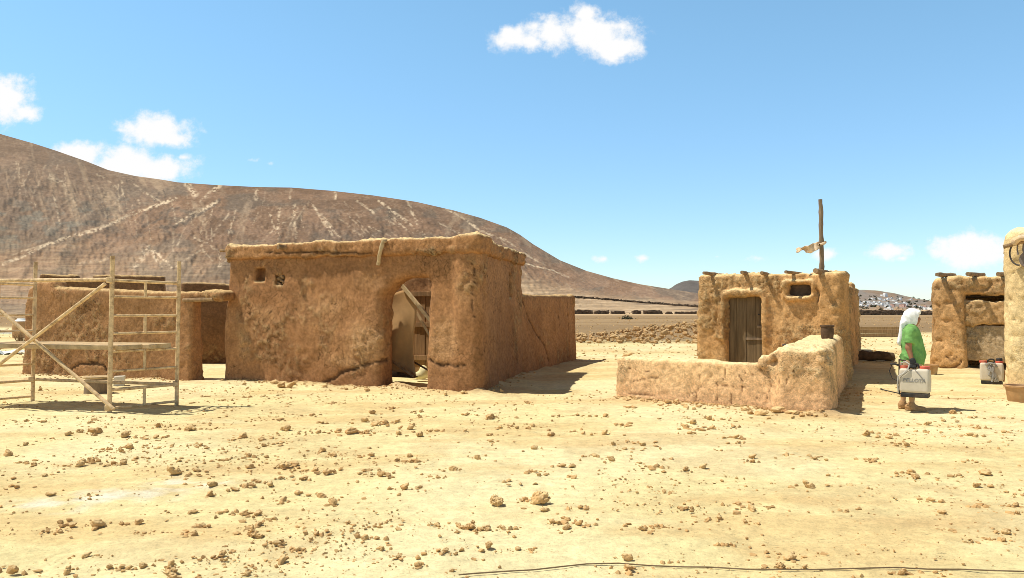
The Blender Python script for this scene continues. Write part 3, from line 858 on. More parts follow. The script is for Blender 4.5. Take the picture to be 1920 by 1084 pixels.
# ------------------------------------------------------------------ dry stone walls in the fields
def stone_row(name, pts, h, w, label, group=None, seed=0, step=.8):
    rnd = random.Random(seed); mb = MB()
    for (a, b) in zip(pts[:-1], pts[1:]):
        a, b = Vector(a), Vector(b); L = (b - a).length; d = (b - a).normalized()
        n = max(int(L / step), 1)
        for i in range(n):
            for lay in range(2):
                p = a + d * (L * (i + rnd.random() * .6) / n)
                sx = step * rnd.uniform(.8, 1.5); sz = h * rnd.uniform(.45, .75)
                mb.box(p + Vector((0, rnd.uniform(-.2, .2), h * (.25 + .42 * lay) + rnd.uniform(-.1, .1) * h)), (sx, w * rnd.uniform(.7, 1.2), sz), Euler((rnd.uniform(-.2, .2), rnd.uniform(-.3, .3), rnd.uniform(-.4, .4))).to_matrix(), jit=.12 * h)
    return setp(mb.build(name, M['drystone']), label, 'stone wall', group)
DW = 225.0
segs = [(1060, 1114, 1.2), (1117, 1143, 1.0), (1147, 1176, .9), (1189, 1204, 1.0), (1208, 1246, 1.15), (1251, 1262, .7), (1266, 1330, .75)]
for i, (x0, x1, h) in enumerate(segs):
    a = ((x0 - CX) / F * DW, DW, -.1); b = ((x1 - CX) / F * DW, DW + 4, -.1)
    stone_row('dry_stone_wall', [a, b], h, .9, 'broken dark stretch of dry stone wall across the field behind rubble', 'broken field wall stretches', i)
pts = []
for x in range(1060, 1331, 18):
    y = np.interp(x, [1060, 1150, 1250, 1330], [557, 564, 572, 578])
    p = surf_main(x, y); pts.append((p[0], p[1], p[2] - .2))
stone_row('dry_stone_wall', pts, 1.3, 1.2, 'long thin dark dry stone wall crossing the mountain foot', None, 40, 2.0)
a = ((1560 - CX) / F * 190, 190, -.1); b = ((1800 - CX) / F * 196, 196, -.1)
stone_row('dry_stone_wall', [a, b], 1.1, 1.0, 'dark straight field wall below the white village', None, 50, 1.0)
a = ((1600 - CX) / F * 330, 330, -.1); b = ((1690 - CX) / F * 360, 360, -.1)
stone_row('dry_stone_wall', [a, b], .9, 1.0, 'faint farther field wall just under the village hill', None, 51, 1.6)
a = ((-60 - CX) / F * 260, 260, .2); b = ((52 - CX) / F * 262, 262, .2)
stone_row('dry_stone_wall', [a, b], 1.2, 1.2, 'dark field wall seen left of the courtyard wall', None, 52, 1.2)
mb = MB(); p = gpt(1176, 599); blob_cluster(mb, (p[0], p[1], .05), (.8, .6, .45), 220, .10)
for k in range(5): mb.path([(p[0], p[1], 0), (p[0] + random.uniform(-.5, .5), p[1], random.uniform(.4, .8))], [.03, .01], 5)
setp(mb.build('bush', M['shrub']), 'small dark bush alone in the ploughed field', 'bush')

# ------------------------------------------------------------------ large adobe house
MUD, MUD2, DUST = (.375, .19, .083), (.30, .145, .061), (.62, .43, .21)
rA = thing('adobe_house', 'large brown adobe house with arched doorway and two tiny square windows', 'house', (*AQ, 0))
H_A = 3.02
sd0, _ = onwall(717, 600, AP, AQ); sd1, _ = onwall(803, 600, AP, AQ); _, zd = onwall(770, 521, AP, AQ)
w1a, z1 = onwall(477, 503, AP, AQ); w1b, z1b = onwall(495, 528, AP, AQ)
w2a, z2 = onwall(516, 515, AP, AQ); w2b, z2b = onwall(531, 536, AP, AQ)
g = Grid((-7.2, 15.1, -.2), (1.0, 23.5, 3.3), .045)
d = wall(g, AP, AQ, .46, H_A - .06, .1, .13)
d = smin(d, wall(g, AQ, AR, .42, H_A - .06, .1, .10), .18)
d = smin(d, wall(g, AL, AP, .4, H_A - .06, .1, .08), .15)
d = smin(d, wall(g, AR, AL, .4, H_A - .3, .1, .05), .15)
d = rough(g, d, .075, .03, 1)
dc = cutbox(g, AP, AQ, sd0, sd1, -.4, zd, -.6, .9, .13)
s_, n_, L_ = fr(g, AP, AQ)
dc = smax(dc, (-(s_ - sd0) * .62 + (g.Z - (zd - .36)) * .78) , .12)
mm = np.abs(dc) < .4
dc[mm] += .05 * fbm(g.pts(mm), 1.6, 2, off=88)
d = smax(d, -dc, .16)
d = smax(d, -cutbox(g, AP, AQ, w1a, w1b, z1b, z1, -.4, .3, .03), .03)
d = smax(d, -cutbox(g, AP, AQ, w2a, w2b, z2b, z2, -.4, .14, .02), .02)
sl0, zs0 = onwall(955, 512, AQ, AR); sl1, zs1 = onwall(955, 558, AQ, AR)
d = smax(d, -cutbox(g, AQ, AR, sl0 - .15, sl0 + .15, zs1, zs0, -.4, .28, .03), .03)
def wl(pts, P, Q): return [onwall(x, y, P, Q) for x, y in pts]
DKC = (.07, .035, .018)
marks = [(AP, AQ, wl([(606, 722), (640, 700), (668, 690), (695, 680), (722, 676)], AP, AQ), .035, .045, DKC),
         (AP, AQ, wl([(806, 672), (830, 682), (860, 685), (876, 684)], AP, AQ), .025, .04, DKC),
         (AP, AQ, wl([(888, 490), (893, 520), (888, 560), (893, 600)], AP, AQ), .012, .02, DKC),
         (AQ, AR, wl([(966, 540), (972, 570), (985, 605), (1000, 640)], AQ, AR), .02, .03, DKC)]
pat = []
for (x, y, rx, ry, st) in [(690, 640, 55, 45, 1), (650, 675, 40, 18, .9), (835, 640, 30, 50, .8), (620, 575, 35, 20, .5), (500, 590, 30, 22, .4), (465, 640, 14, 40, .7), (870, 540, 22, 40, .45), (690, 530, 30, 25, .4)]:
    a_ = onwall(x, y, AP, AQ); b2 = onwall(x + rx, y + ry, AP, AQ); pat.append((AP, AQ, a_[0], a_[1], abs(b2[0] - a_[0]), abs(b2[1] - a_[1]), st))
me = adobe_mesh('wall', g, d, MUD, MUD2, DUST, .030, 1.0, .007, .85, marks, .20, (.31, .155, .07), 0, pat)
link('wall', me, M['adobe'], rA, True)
g = Grid((-7.3, 14.9, 2.45), (1.1, 23.6, 3.35), .04)
d = wall(g, AP, AQ, .60, H_A + .08, .065, 0, H_A - .27, s0=-.05, n0=-.095, s1=6.5)
d = smin(d, wall(g, AQ, AR, .55, H_A + .03, .065, 0, H_A - .27, n0=-.10, s0=-.05), .1)
d = smin(d, wall(g, AL, AP, .5, H_A + .05, .1, 0, H_A - .28, n0=-.06), .1)
d = rough(g, d, .06, .05, 5)
jd = np.full(d.shape, 1e9, np.float32)
me = adobe_mesh('parapet', g, d, (.40, .205, .088), (.335, .165, .068), (.74, .56, .30), .045, 8.0, .011, .5, [(AP, AQ, wl([(500, 474), (560, 473), (640, 475), (700, 474)], AP, AQ), .025, .03, DKC)], .0)
link('parapet', me, M['adobe_rough'], rA, True)
def beam(pts, r, mat='wood', seed=0, parent=None, name='roof_beam', n=9):
    random.seed(seed)
    pts = [Vector(p) for p in pts]
    dense, rr = [], []
    for a, b in zip(pts[:-1], pts[1:]):
        for k in range(5):
            dense.append(a.lerp(b, k / 5) + Vector([random.uniform(-1, 1) * r * .10 for _ in range(3)])); rr.append(r * random.uniform(.9, 1.08))
    dense.append(pts[-1]); rr.append(r * .85)
    mb = MB(); mb.path(dense, rr, n, wob=.10)
    return mb.build(name, M[mat], parent, True, True)
s0, z0 = onwall(440, 460, AP, AQ)
beam([wpt(AP, AQ, .6, 2.93, -.2), wpt(AP, AQ, -.38, 3.0, -.1)], .045, 'wood', 1, rA)
s0, z0 = onwall(522, 463, AP, AQ, .25)
beam([wpt(AP, AQ, s0 + .1, z0 - .02, -.3), wpt(AP, AQ, s0, z0, .26)], .06, 'wood', 2, rA)
s0, z0 = onwall(717, 452, AP, AQ, .2); s1, z1_ = onwall(709, 497, AP, AQ, .1)
beam([wpt(AP, AQ, s0, z0 + .02, -.1), wpt(AP, AQ, s0, z0, .17), wpt(AP, AQ, (s0 + s1) / 2, (z0 + z1_) / 2, .17), wpt(AP, AQ, s1, z1_, .10)], .042, 'board', 3, rA)
# stones packed in the second window
random.seed(4)
def clod_mesh(name, seed, res=.05, extra=0.0):
    rs = np.random.RandomState(seed)
    g = Grid((-.75, -.75, -.6), (.75, .75, .75), res)
    d = ell(g, (0, 0, 0), (.40, .34, .32))
    for k in range(rs.randint(3, 8)):
        a = rs.uniform(0, 6.28); rr = rs.uniform(.12, .34)
        c_ = (rr * math.cos(a), rr * math.sin(a), rs.uniform(-.2, .22)); h_ = rs.uniform(.09, .24, 3)
        e = Euler(rs.uniform(0, 3, 3)).to_matrix()
        X, Y, Z = g.X - c_[0], g.Y - c_[1], g.Z - c_[2]
        q = [np.abs(e[i][0] * X + e[i][1] * Y + e[i][2] * Z) - h_[i] for i in range(3)]
        d = smin(d, rbox(q[0], q[1], q[2], .03), .03)
    for k in range(4):
        dn = rs.randn(3); dn[2] = abs(dn[2]); dn /= np.linalg.norm(dn)
        d = smax(d, g.X * dn[0] + g.Y * dn[1] + g.Z * dn[2] - rs.uniform(.22, .36), .03)
    m = np.abs(d) < .3
    p = g.pts(m)
    d[m] += .10 * fbm(p, 3.0, 3, .6, off=seed * 3.3) + .09 * np.abs(fbm(p, 6.5, 2, .6, off=seed * 5.1))
    if extra: d[m] += extra * sstep(.1, .5, fbm(p, 9, 2, off=seed)) + .06 * fbm(p, 13, 2, off=seed + 4) - .14 * fbm(p, 2.2, 2, off=seed)
    v, q = nets(d, g.lo, g.h)
    me = mesh_np(name, v, q); me.materials.append(M['clod'])
    return me
CM = [clod_mesh('clod', 20 + k) for k in range(16)]
BM_ = [clod_mesh('rock', 60 + k, .03, .07) for k in range(4)]
inf = MB()
rowm = bpy.data.meshes.new('window_infill'); bmf = bmesh.new()
for k in range(11):
    s_ = random.uniform(w2a + .03, w2b - .03); z_ = z2b + (z2 - z2b) * (k + .5) / 11
    t = bmesh.new(); t.from_mesh(CM[k % 12]); bmesh.ops.scale(t, vec=(random.uniform(.09, .13),) * 3, verts=t.verts)
    bmesh.ops.translate(t, vec=Vector(wpt(AP, AQ, s_, z_, -.07)), verts=t.verts)
    tm = bpy.data.meshes.new('t'); t.to_mesh(tm); t.free(); bmf.from_mesh(tm); bpy.data.meshes.remove(tm)
bmf.to_mesh(rowm); bmf.free()
for pf in rowm.polygons: pf.use_smooth = True
rowm.materials.clear(); link('window_infill', rowm, M['infill'], rA, True)

# low wall running back from the house
g = Grid((-.5, 19.8, -.2), (2.8, 25.9, 2.5), .045)
BP = (AR[0] - .05, AR[1] - .3)
d = wall(g, BP, BQ, .38, 2.0, .08, .10, h1=2.06)
d = smin(d, capsule(g, (BQ[0] - .13, BQ[1] - .1, -.2), (BQ[0] - .13, BQ[1] - .1, 1.95), .2, .15), .06)
d = rough(g, d, .06, .025, 12)
marks = [(BP, BQ, wl([(978, 560), (990, 600), (1005, 630), (1018, 648), (1024, 675)], BP, BQ), .03, .05, DKC), (BP, BQ, wl([(1063, 565), (1064, 610), (1062, 670)], BP, BQ), .025, .05, DKC), (BP, BQ, wl([(1045, 590), (1047, 620)], BP, BQ), .018, .03, DKC)]
o = link('adobe_wall', adobe_mesh('adobe_wall', g, d, MUD, MUD2, DUST, .022, 4.0, .007, .3, marks, .2), M['adobe'])
setp(o, 'low brown adobe wall with diagonal crack running back from the large house', 'wall')

# ------------------------------------------------------------------ courtyard wall with side doorway, on the left
g = Grid((-12.8, 17.1, -.2), (-5.9, 20.5, 2.6), .045)
so_, _ = onwall(386, 640, LP, LQ); _, zo = onwall(395, 563, LP, LQ)
LL = math.hypot(LQ[0] - LP[0], LQ[1] - LP[1])
LE = (LQ[0] + (LQ[0] - LP[0]) / LL * .9, LQ[1] + (LQ[1] - LP[1]) / LL * .9)
d = wall(g, LP, LQ, .36, 2.17, .1, .10, h1=2.02)
d = smin(d, wall(g, LP, LE, .42, 2.02, .08, .02, z0=zo + .02, s0=LL - .6, s1=LL + .84), .08)
d = smin(d, cutbox(g, LP, LQ, .15, .95, 2.0, 2.33, .02, .4, .12), .12)
d = rough(g, d, .07, .035, 22)
marks = [(LP, LQ, wl([(138, 690), (152, 684), (170, 681), (188, 681), (200, 684)], LP, LQ), .03, .05, DKC), (LP, LQ, wl([(200, 684), (206, 700), (208, 712)], LP, LQ), .02, .03, DKC)]
rL = thing('courtyard_wall', 'long brown adobe courtyard wall behind the scaffold with doorway at its right end', 'wall', (*LP, 0))
link('wall', adobe_mesh('wall', g, d, MUD, (.30, .155, .066), DUST, .036, 15.0, .007, .3, marks, .02), M['adobe'], rL, True)
mb = MB()
for k in range(3):
    mb.box((0, 0, 0), (.01, .01, .01)) if False else None
a = Vector(wpt(LP, LE, LL - .25, zo + .0, .02)); b_ = Vector(wpt(LP, LE, LL + .6, zo + .02, .02))
mb.path([a, a.lerp(b_, .5), b_], .045, 8, wob=.06)
mb.build('lintel', M['wood'], rL, True, True)
# shaded rear walls of the courtyard
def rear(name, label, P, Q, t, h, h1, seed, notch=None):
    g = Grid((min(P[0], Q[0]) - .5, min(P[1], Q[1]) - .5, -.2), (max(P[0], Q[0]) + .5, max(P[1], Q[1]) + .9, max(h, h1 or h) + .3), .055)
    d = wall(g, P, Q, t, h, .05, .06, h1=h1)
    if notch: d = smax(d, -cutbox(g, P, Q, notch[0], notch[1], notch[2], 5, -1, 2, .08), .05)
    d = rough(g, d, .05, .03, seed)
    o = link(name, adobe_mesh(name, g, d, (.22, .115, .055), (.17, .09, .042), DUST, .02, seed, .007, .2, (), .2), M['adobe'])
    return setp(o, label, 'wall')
RP = at(72, 600, 23.4)[:2]; RQ = at(305, 600, 23.9)[:2]
n0 = (at(140, 600, 23.5)[0] - RP[0]); n1_ = (at(162, 600, 23.5)[0] - RP[0])
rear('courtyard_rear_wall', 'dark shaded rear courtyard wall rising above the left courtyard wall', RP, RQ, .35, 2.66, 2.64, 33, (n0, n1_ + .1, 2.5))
SP_ = at(338, 600, 23.2)[:2]; SQ_ = at(445, 600, 23.6)[:2]
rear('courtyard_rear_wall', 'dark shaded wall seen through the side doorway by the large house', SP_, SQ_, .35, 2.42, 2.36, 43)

# ------------------------------------------------------------------ things inside the large house doorway
def in_frame(x, y, depth):
    s, z = onwall(x, y, AP, AQ, -depth)
    return Vector(wpt(AP, AQ, s, z, -depth))
c0 = in_frame(784, 722, 2.0)
rt = thing('plank_door', 'upright brown plank door with crossbars standing inside the arched doorway', 'door', (c0.x, c0.y, 0), math.atan2(AQ[1] - AP[1], AQ[0] - AP[0]))
for k in range(6):
    mb = MB(); mb.box((-.28 + k * .135, random.uniform(-.01, .01), 1.02), (.128, .03, 2.0 + random.uniform(-.04, .04))); mb.build('plank', M['plank_tan'], rt, bevel=.004)
for z_ in (.5, 1.27, 1.98):
    mb = MB(); mb.box((.06, -.035, z_), (.84, .035, .11)); mb.build('crossbar', M['plank_tan'], rt, bevel=.004)
# hanging dusty sheet
corner = [(731, 552), (778, 552), (779, 640), (779, 700)]
nx_, nz_ = 16, 34
vs = []; fs = []
for j in range(nz_ + 1):
    t = j / nz_
    y = 548 + t * 160
    xl = 713; xr = 778 + 3 * math.sin(t * 7) - 14 * max(0, .12 - t) / .12
    for i in range(nx_ + 1):
        u_ = i / nx_
        yy_ = y - (1 - u_) * 26 * t + 4 * math.sin(u_ * 5)
        dep = .92 + .05 * math.sin(u_ * 7 + t * 3) * (.3 + t) + .05 * math.sin(t * 7 + u_ * 2)
        vs.append(in_frame(xl + (xr - xl) * u_, yy_, dep))
for j in range(nz_):
    for i in range(nx_):
        a_ = j * (nx_ + 1) + i; fs.append((a_, a_ + 1, a_ + nx_ + 2, a_ + nx_ + 1))
mb = MB(); mb.add(vs, fs); o = mb.build('hanging_sheet', M['sheet'], smooth=True)
so2 = o.modifiers.new('solid', 'SOLIDIFY'); so2.thickness = .012
setp(o, 'tan dusty sheet hanging on the left inside the arched doorway', 'sheet')
def timber(p, q, w, t, mat, label):
    p, q = Vector(p), Vector(q); dr = (q - p).normalized(); L = (q - p).length
    M3 = dr.to_track_quat('X', 'Z').to_matrix()
    mb = MB(); mb.box((p + q) / 2, (L, t, w), M3); o = mb.build('timber_brace', M[mat], bevel=.006)
    return setp(o, label, 'timber')
timber(in_frame(752, 533, .9), in_frame(812, 606, .7), .085, .05, 'board', 'upper and wider sloping timber brace inside the arched doorway')
timber(in_frame(752, 533, 1.15), in_frame(812, 640, 1.1), .06, .04, 'board', 'steeper thin timber brace below the wider one in the arched doorway')
timber(in_frame(733, 676, .8), in_frame(776, 706, .8), .05, .03, 'wood', 'short low sloping timber under the hanging sheet in the doorway')
timber(in_frame(757, 668, 1.2), in_frame(806, 696, 1.2), .035, .03, 'wood_dark', 'thin dark bar crossing low in front of the plank door')
# dark low panel under the sheet
p0 = in_frame(732, 706, 1.0); 
mb = MB(); 
pa, pb = in_frame(726, 683, 1.05), in_frame(774, 709, 1.05)
pc, pd_ = Vector((pb.x, pb.y, .12)), Vector((pa.x, pa.y, .12))
off = Vector((.10, .23, 0))
mb.add([pa, pb, pc, pd_, pa + off, pb + off, pc + off, pd_ + off], [(0, 1, 2, 3), (7, 6, 5, 4), (0, 4, 5, 1), (1, 5, 6, 2), (2, 6, 7, 3), (3, 7, 4, 0)])
setp(mb.build('dark_panel', M['wood_dark']), 'dark sloped panel standing under the sheet inside the arched doorway', 'panel')
# sack
sp_ = in_frame(790, 714, 1.62)
g = Grid((-.3, -.25, -.05), (.3, .25, .42), .015)
d = smin(ell(g, (0, 0, .12), (.22, .15, .13)), ell(g, (.06, .02, .22), (.12, .11, .14)), .08)
d = rough(g, d, .06, .05, 61)
v, q = nets(d, g.lo, g.h)
o = link('plastic_sack', mesh_np('plastic_sack', v, q), M['sack']); o.location = (sp_.x, sp_.y, 0)
setp(o, 'crumpled pale yellow sack on the floor inside the arched doorway', 'sack')

# ------------------------------------------------------------------ small hut
rC = thing('adobe_hut', 'small tan adobe hut with grey plank door and roof poles', 'hut', (*CQ, 0))
TAN, TAN2, TDUST = (.58, .345, .152), (.48, .268, .11), (.76, .57, .30)
CE1 = (CS[0] + .43 * 2.6, CS[1] + .9 * 2.6)
CL_ = (CP[0] + 2.3, CP[1] + 4.9)
s0d, _ = onwall(1362, 620, CP, CQ); s1d, _ = onwall(1429, 620, CP, CQ); _, zdoor = onwall(1395, 556, CP, CQ)
s0w, zw1 = onwall(1479, 534, CP, CQ); s1w, zw0 = onwall(1520, 554, CP, CQ)
print('C', s0d, s1d, zdoor, s0w, s1w, zw0, zw1, 'A', sd0, sd1, zd)
_, HCt = onwall(1440, 514, CP, CQ)
print('HC', HCt)
g = Grid((4.0, 16.6, -.2), (11.3, 25.6, 3.1), .038)
d = wall(g, CP, CQ, .7, HCt, .08, .08)
d = smin(d, wall(g, CQ, CS, .45, HCt - .03, .12, .07), .15)
d = smin(d, wall(g, CL_, CP, .45, HCt, .12, .07), .15)
d = smin(d, wall(g, CS, CL_, .45, HCt, .12, .05), .1)
s_, n_, L_ = fr(g, CP, CQ)
roof = rbox(np.abs(s_ + .22 * n_ - L_ / 2) - L_ / 2 + .15, np.abs(n_ - 2.4) - 2.2, np.abs(g.Z - HCt + .3) - .12, .05)
d = smin(d, roof, .05)
# mouldings round door and window
ring = np.abs(cutbox(g, CP, CQ, s0d - .08, s1d + .07, -.5, zdoor + .08, -.5, 1, .22)) - .05
ring = smax(ring, np.abs(n_ + .02) - .09, .05); ring = smax(ring, .75 - g.Z, .3)
d = smin(d, ring, .12)
ring = np.abs(cutbox(g, CP, CQ, s0w - .07, s1w + .07, zw0 - .07, zw1 + .06, -.5, 1, .1)) - .045
ring = smax(ring, np.abs(n_ + .02) - .10, .05)
d = smin(d, ring, .08)
d = rough(g, d, .06, .05, 71)
d = smax(d, -cutbox(g, CP, CQ, s0d, s1d, -.5, zdoor, -.6, .26, .10), .08)
d = smax(d, -cutbox(g, CP, CQ, s0w, s1w, zw0, zw1, -.6, .2, .04), .05)
marks = [(CP, CQ, wl([(1531, 540), (1535, 552), (1533, 565)], CP, CQ), .02, .03, (.15, .08, .04))]
link('wall', adobe_mesh('wall', g, d, TAN, TAN2, TDUST, .036, 71, .012, .15, marks, -.16), M['adobe_rough'], rC, True)
# rear room and low rear wall
g = Grid((8.9, 21.4, -.2), (12.5, 28.2, 2.9), .05)
C2a = (CS[0] - .02, CS[1] - .1); C2b = (C2a[0] + .45 * 4.6, C2a[1] + .9 * 4.6)
C2c = (C2a[0] - .9, C2a[1] + .5)
d = wall(g, C2a, C2b, .5, 2.3, .1, .08, h1=2.3)
d = smin(d, wall(g, (C2a[0] + .45 * 2.2, C2a[1] + .9 * 2.2), C2b, .5, 2.42, .1, .0, s1=.7), .06)
d = rough(g, d, .06, .05, 81)
link('rear_wall', adobe_mesh('rear_wall', g, d, TAN, TAN2, TDUST, .04, 81, .01, .1, (), 0), M['adobe_rough'], rC, True)
g = Grid((10.9, 25.6, -.2), (14.6, 32.6, 1.9), .055)
C3a = C2b; C3b = (13.6, 31.6)
d = rough(g, wall(g, C3a, C3b, .4, 1.42, .1, .06), .06, .04, 85)
o = link('adobe_wall', adobe_mesh('adobe_wall', g, d, TAN, TAN2, TDUST, .03, 85, .008, .1, (), .1), M['adobe_rough'])
setp(o, 'low tan adobe wall continuing behind the small hut', 'wall')
# door
ang = math.atan2(CQ[1] - CP[1], CQ[0] - CP[0])
W = s1d - s0d
def hutp(s, z, out): return Vector(wpt(CP, CQ, s, z, out))
rd = bpy.data.objects.new('door', None); COL.objects.link(rd); rd.parent = rC
pl = hutp((s0d + s1d) / 2, 0, -.17)
rd.location = (pl.x - CQ[0], pl.y - CQ[1], 0); rd.rotation_euler = (0, 0, ang)
random.seed(12)
nb = 4
for k in range(nb):
    w_ = (W + .06) / nb
    mb = MB(); mb.box((-(W + .06) / 2 + w_ * (k + .5), random.uniform(-.004, .004), zdoor / 2 + .02), (w_ - .008, .035, zdoor + .1)); mb.build('plank', M['plank'], rd, bevel=.004)
mb = MB(); mb.box((W * .24, -.035, .93), (W * .5, .03, .055)); mb.build('crossbar', M['wood_grey'], rd, bevel=.005)
mb = MB(); mb.box((W * .40, -.035, 1.22), (W * .17, .03, .05)); mb.build('latch', M['wood_grey'], rd, bevel=.005)
mb = MB(); mb.path([(W * .36, -.02, 1.5), (W * .36, -.035, 1.5)], .018, 10); mb.build('keyhole', M['black'], rd)
pw = hutp((s0w + s1w) / 2, (zw0 + zw1) / 2, -.13)
mb = MB(); mb.box((0, 0, 0), (s1w - s0w + .08, .03, zw1 - zw0 + .08), Matrix.Rotation(ang, 3, 'Z'))
mb.v = [(x + pw.x, y + pw.y, z + pw.z) for x, y, z in mb.v]
mb.build('window_board', M['wood_dark'], rC, True)
for k, (x, y, r, lean, l) in enumerate([(1319, 513, .042, -.12, .28), (1391, 512, .048, .0, .24), (1428, 513, .046, .0, .24), (1473, 511, .042, -.10, .26), (1529, 509, .065, -.04, .30)]):
    s, z = onwall(x, y, CP, CQ, l)
    beam([hutp(s - lean * 1.6, z - .02, -.35), hutp(s, z + .015, l)], r, 'wood', 30 + k, rC)
s, z = onwall(1583, 529, CQ, CS)
beam([(10.0, 24.3, 2.42), (9.75, 23.1, 2.44)], .07, 'wood', 37, rC)
# pole with rag
pt = at(1541, 508, 17.75)
rp = thing('flag_pole', 'tall thin weathered pole with tattered rag on the small hut roof', 'pole', (pt[0], pt[1], HCt - .32))
tp = at(1538.5, 374, 17.75)
random.seed(77)
pts, rr = [], []
for k in range(22):
    t = k / 21
    pts.append((pt[0] + (tp[0] - pt[0]) * t + random.uniform(-.006, .006), pt[1], HCt - .32 + (tp[2] - HCt + .32) * t)); rr.append((.055 - .012 * t) * (1.18 if k in (5, 11, 15, 18) else random.uniform(.95, 1.05)))
mb = MB(); mb.path(pts, rr, 9, wob=.06); mb.build('pole', M['wood_grey'], rp, True, True)
vs, fs = [], []
na, nbb = 26, 9
for i in range(na + 1):
    t = i / na
    top = np.interp(t, [0, .25, .5, .75, 1], [453, 454, 459, 463, 466]) ; bot = np.interp(t, [0, .12, .3, .5, .62, .7, .85, 1], [463, 465, 472, 475, 474, 469, 471, 475])
    xx = np.interp(t, [0, 1], [1543, 1493])
    for j in range(nbb + 1):
        w_ = j / nbb
        y_ = top + (bot - top) * w_ + .8 * math.sin(t * 26 + w_ * 3)
        vs.append(at(xx + .7 * math.sin(w_ * 9 + t * 5), y_, 17.70 + .07 * math.sin(t * 9 + w_ * 2.0) + .03 * math.sin(t * 21)))
for i in range(na):
    for j in range(nbb):
        a_ = i * (nbb + 1) + j; fs.append((a_, a_ + 1, a_ + nbb + 2, a_ + nbb + 1))
mb = MB(); mb.add(vs, fs); o = mb.build('rag', M['rag'], rp, True, True); mo = o.modifiers.new('solid', 'SOLIDIFY'); mo.thickness = .006
kn = at(1541, 457, 17.75); mb = MB(); mb.path([(kn[0] - .06, kn[1] - .05, kn[2] - .02), (kn[0] + .0, kn[1] - .065, kn[2]), (kn[0] + .065, kn[1] - .03, kn[2] + .03), (kn[0] + .06, kn[1] + .05, kn[2]), (kn[0], kn[1] + .07, kn[2]), (kn[0] - .07, kn[1] + .03, kn[2] - .02), (kn[0] - .06, kn[1] - .05, kn[2] - .02)], .028, 7, wob=.15, caps=False)
mb.build('knot', M['rag'], rp, True, True)

# ------------------------------------------------------------------ low yard wall
g = Grid((1.4, 11.7, -.2), (8.1, 18.2, 1.35), .035)
YL = math.hypot(YQ[0] - YP[0], YQ[1] - YP[1])
d = wall(g, YP, YQ, .40, .74, .055, .05)
d = smin(d, wall(g, YQ, CQ, .72, 1.0, .12, .08, s0=-.05, s1=5.4, h1=1.06), .15)
d = smin(d, wall(g, YP, YQ, .7, .98, .14, .02, s0=YL - .82, s1=YL - .02, n0=.12), .10)
random.seed(21)
for k in range(46):
    s = YL - random.uniform(-.02, 1.0); zc = random.uniform(.72, 1.02) - max(0, (YL - s) - .62) * .6
    p = wpt(YP, YQ, s, zc, random.uniform(-.3, .02))
    r = random.uniform(.05, .11)
    d = smin(d, ell(g, p, (r * random.uniform(.8, 1.3), r, r * random.uniform(.6, 1))), .025)
d = rough(g, d, .03, .03, 91)
marks = []
random.seed(5)
for (x0, y0, x1, y1) in [(1357, 690, 1355, 712), (1342, 715, 1345, 755), (1388, 705, 1389, 735), (1372, 740, 1373, 765), (1445, 710, 1438, 745), (1310, 700, 1305, 750), (1292, 745, 1315, 720), (1425, 690, 1432, 700), (1180, 690, 1230, 700), (1185, 715, 1240, 708), (1160, 735, 1230, 742), (1420, 745, 1412, 765), (1465, 700, 1462, 740), (1495, 690, 1480, 715), (1400, 700, 1440, 698), (1350, 725, 1440, 722)]:
    marks.append((YP, YQ, wl([(x0, y0), ((x0 + x1) / 2 + 2, (y0 + y1) / 2), (x1, y1)], YP, YQ), .009, .02, (.27, .14, .065)))
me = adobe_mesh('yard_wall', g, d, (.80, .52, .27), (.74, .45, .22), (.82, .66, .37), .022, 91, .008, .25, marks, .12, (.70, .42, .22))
o = link('yard_wall', me, M['adobe_rough']); setp(o, 'low tan L shaped yard wall with crumbled higher corner before the small hut', 'wall')
# pot on the wall
pp = at(1551, 621, 15.9)
mb = MB(); mb.lathe((0, 0, 0), [(0, 0), (.105, 0), (.115, .03), (.125, .12), (.125, .2), (.118, .235), (.135, .25), (.137, .275), (.12, .28), (.108, .26), (.112, .15), (.10, .03), (0, .02)], 26)
o = mb.build('pot', M['pot'], smooth=True); o.location = (pp[0], pp[1], 1.03); setp(o, 'dark brown pot on the higher end of the yard wall', 'pot')
pp = at(1471, 635, 13.4)
o = link('flat_stone', CM[3].copy(), None); o.data.materials.clear(); o.data.materials.append(M['iron']); o.location = (pp[0], pp[1], 1.03); o.scale = (.17, .1, .05); setp(o, 'small dark flat stone on top of the yard wall corner', 'stone')

# ------------------------------------------------------------------ hut at the right
rD = thing('open_hut', 'tan adobe hut with wide opening and poles on its lintel, right of the man', 'hut', (*DP, 0))
sp1, _ = onwall(1808, 620, DP, DQ); _, zt = onwall(1790, 519, DP, DQ); _, zl = onwall(1850, 553, DP, DQ)
print('D', sp1, zt, zl)
g = Grid((10.9, 18.0, -.2), (17.2, 24.2, 2.9), .05)
d = wall(g, DP, DQ, .5, zt, .13, .12, s1=sp1)
d = smin(d, wall(g, DP, DQ, .45, zt, .13, .0, z0=zl, s0=.1, s1=6, n0=.05), .06)
d = smin(d, wall(g, DP, DQ, .5, zt, .1, .0, s0=4.2, s1=6), .05)
DB = (DP[0] + 1.1, DP[1] + 2.0)
d = smin(d, wall(g, DB, DP, .4, zt - .1, .1, .05), .1)
s_, n_, L_ = fr(g, DP, DQ)
d = smin(d, wall(g, DP, DQ, .35, zt - .1, .1, .0, s0=.3, s1=6, n0=2.0), .05)
d = smin(d, rbox(np.abs(s_ - 3.0) - 2.8, np.abs(n_ - 1.25) - 1.1, np.abs(g.Z - zt + .16) - .09, .04), .05)  # unseen roof slab and back wall, added to darken the gap
d = rough(g, d, .10, .05, 101)
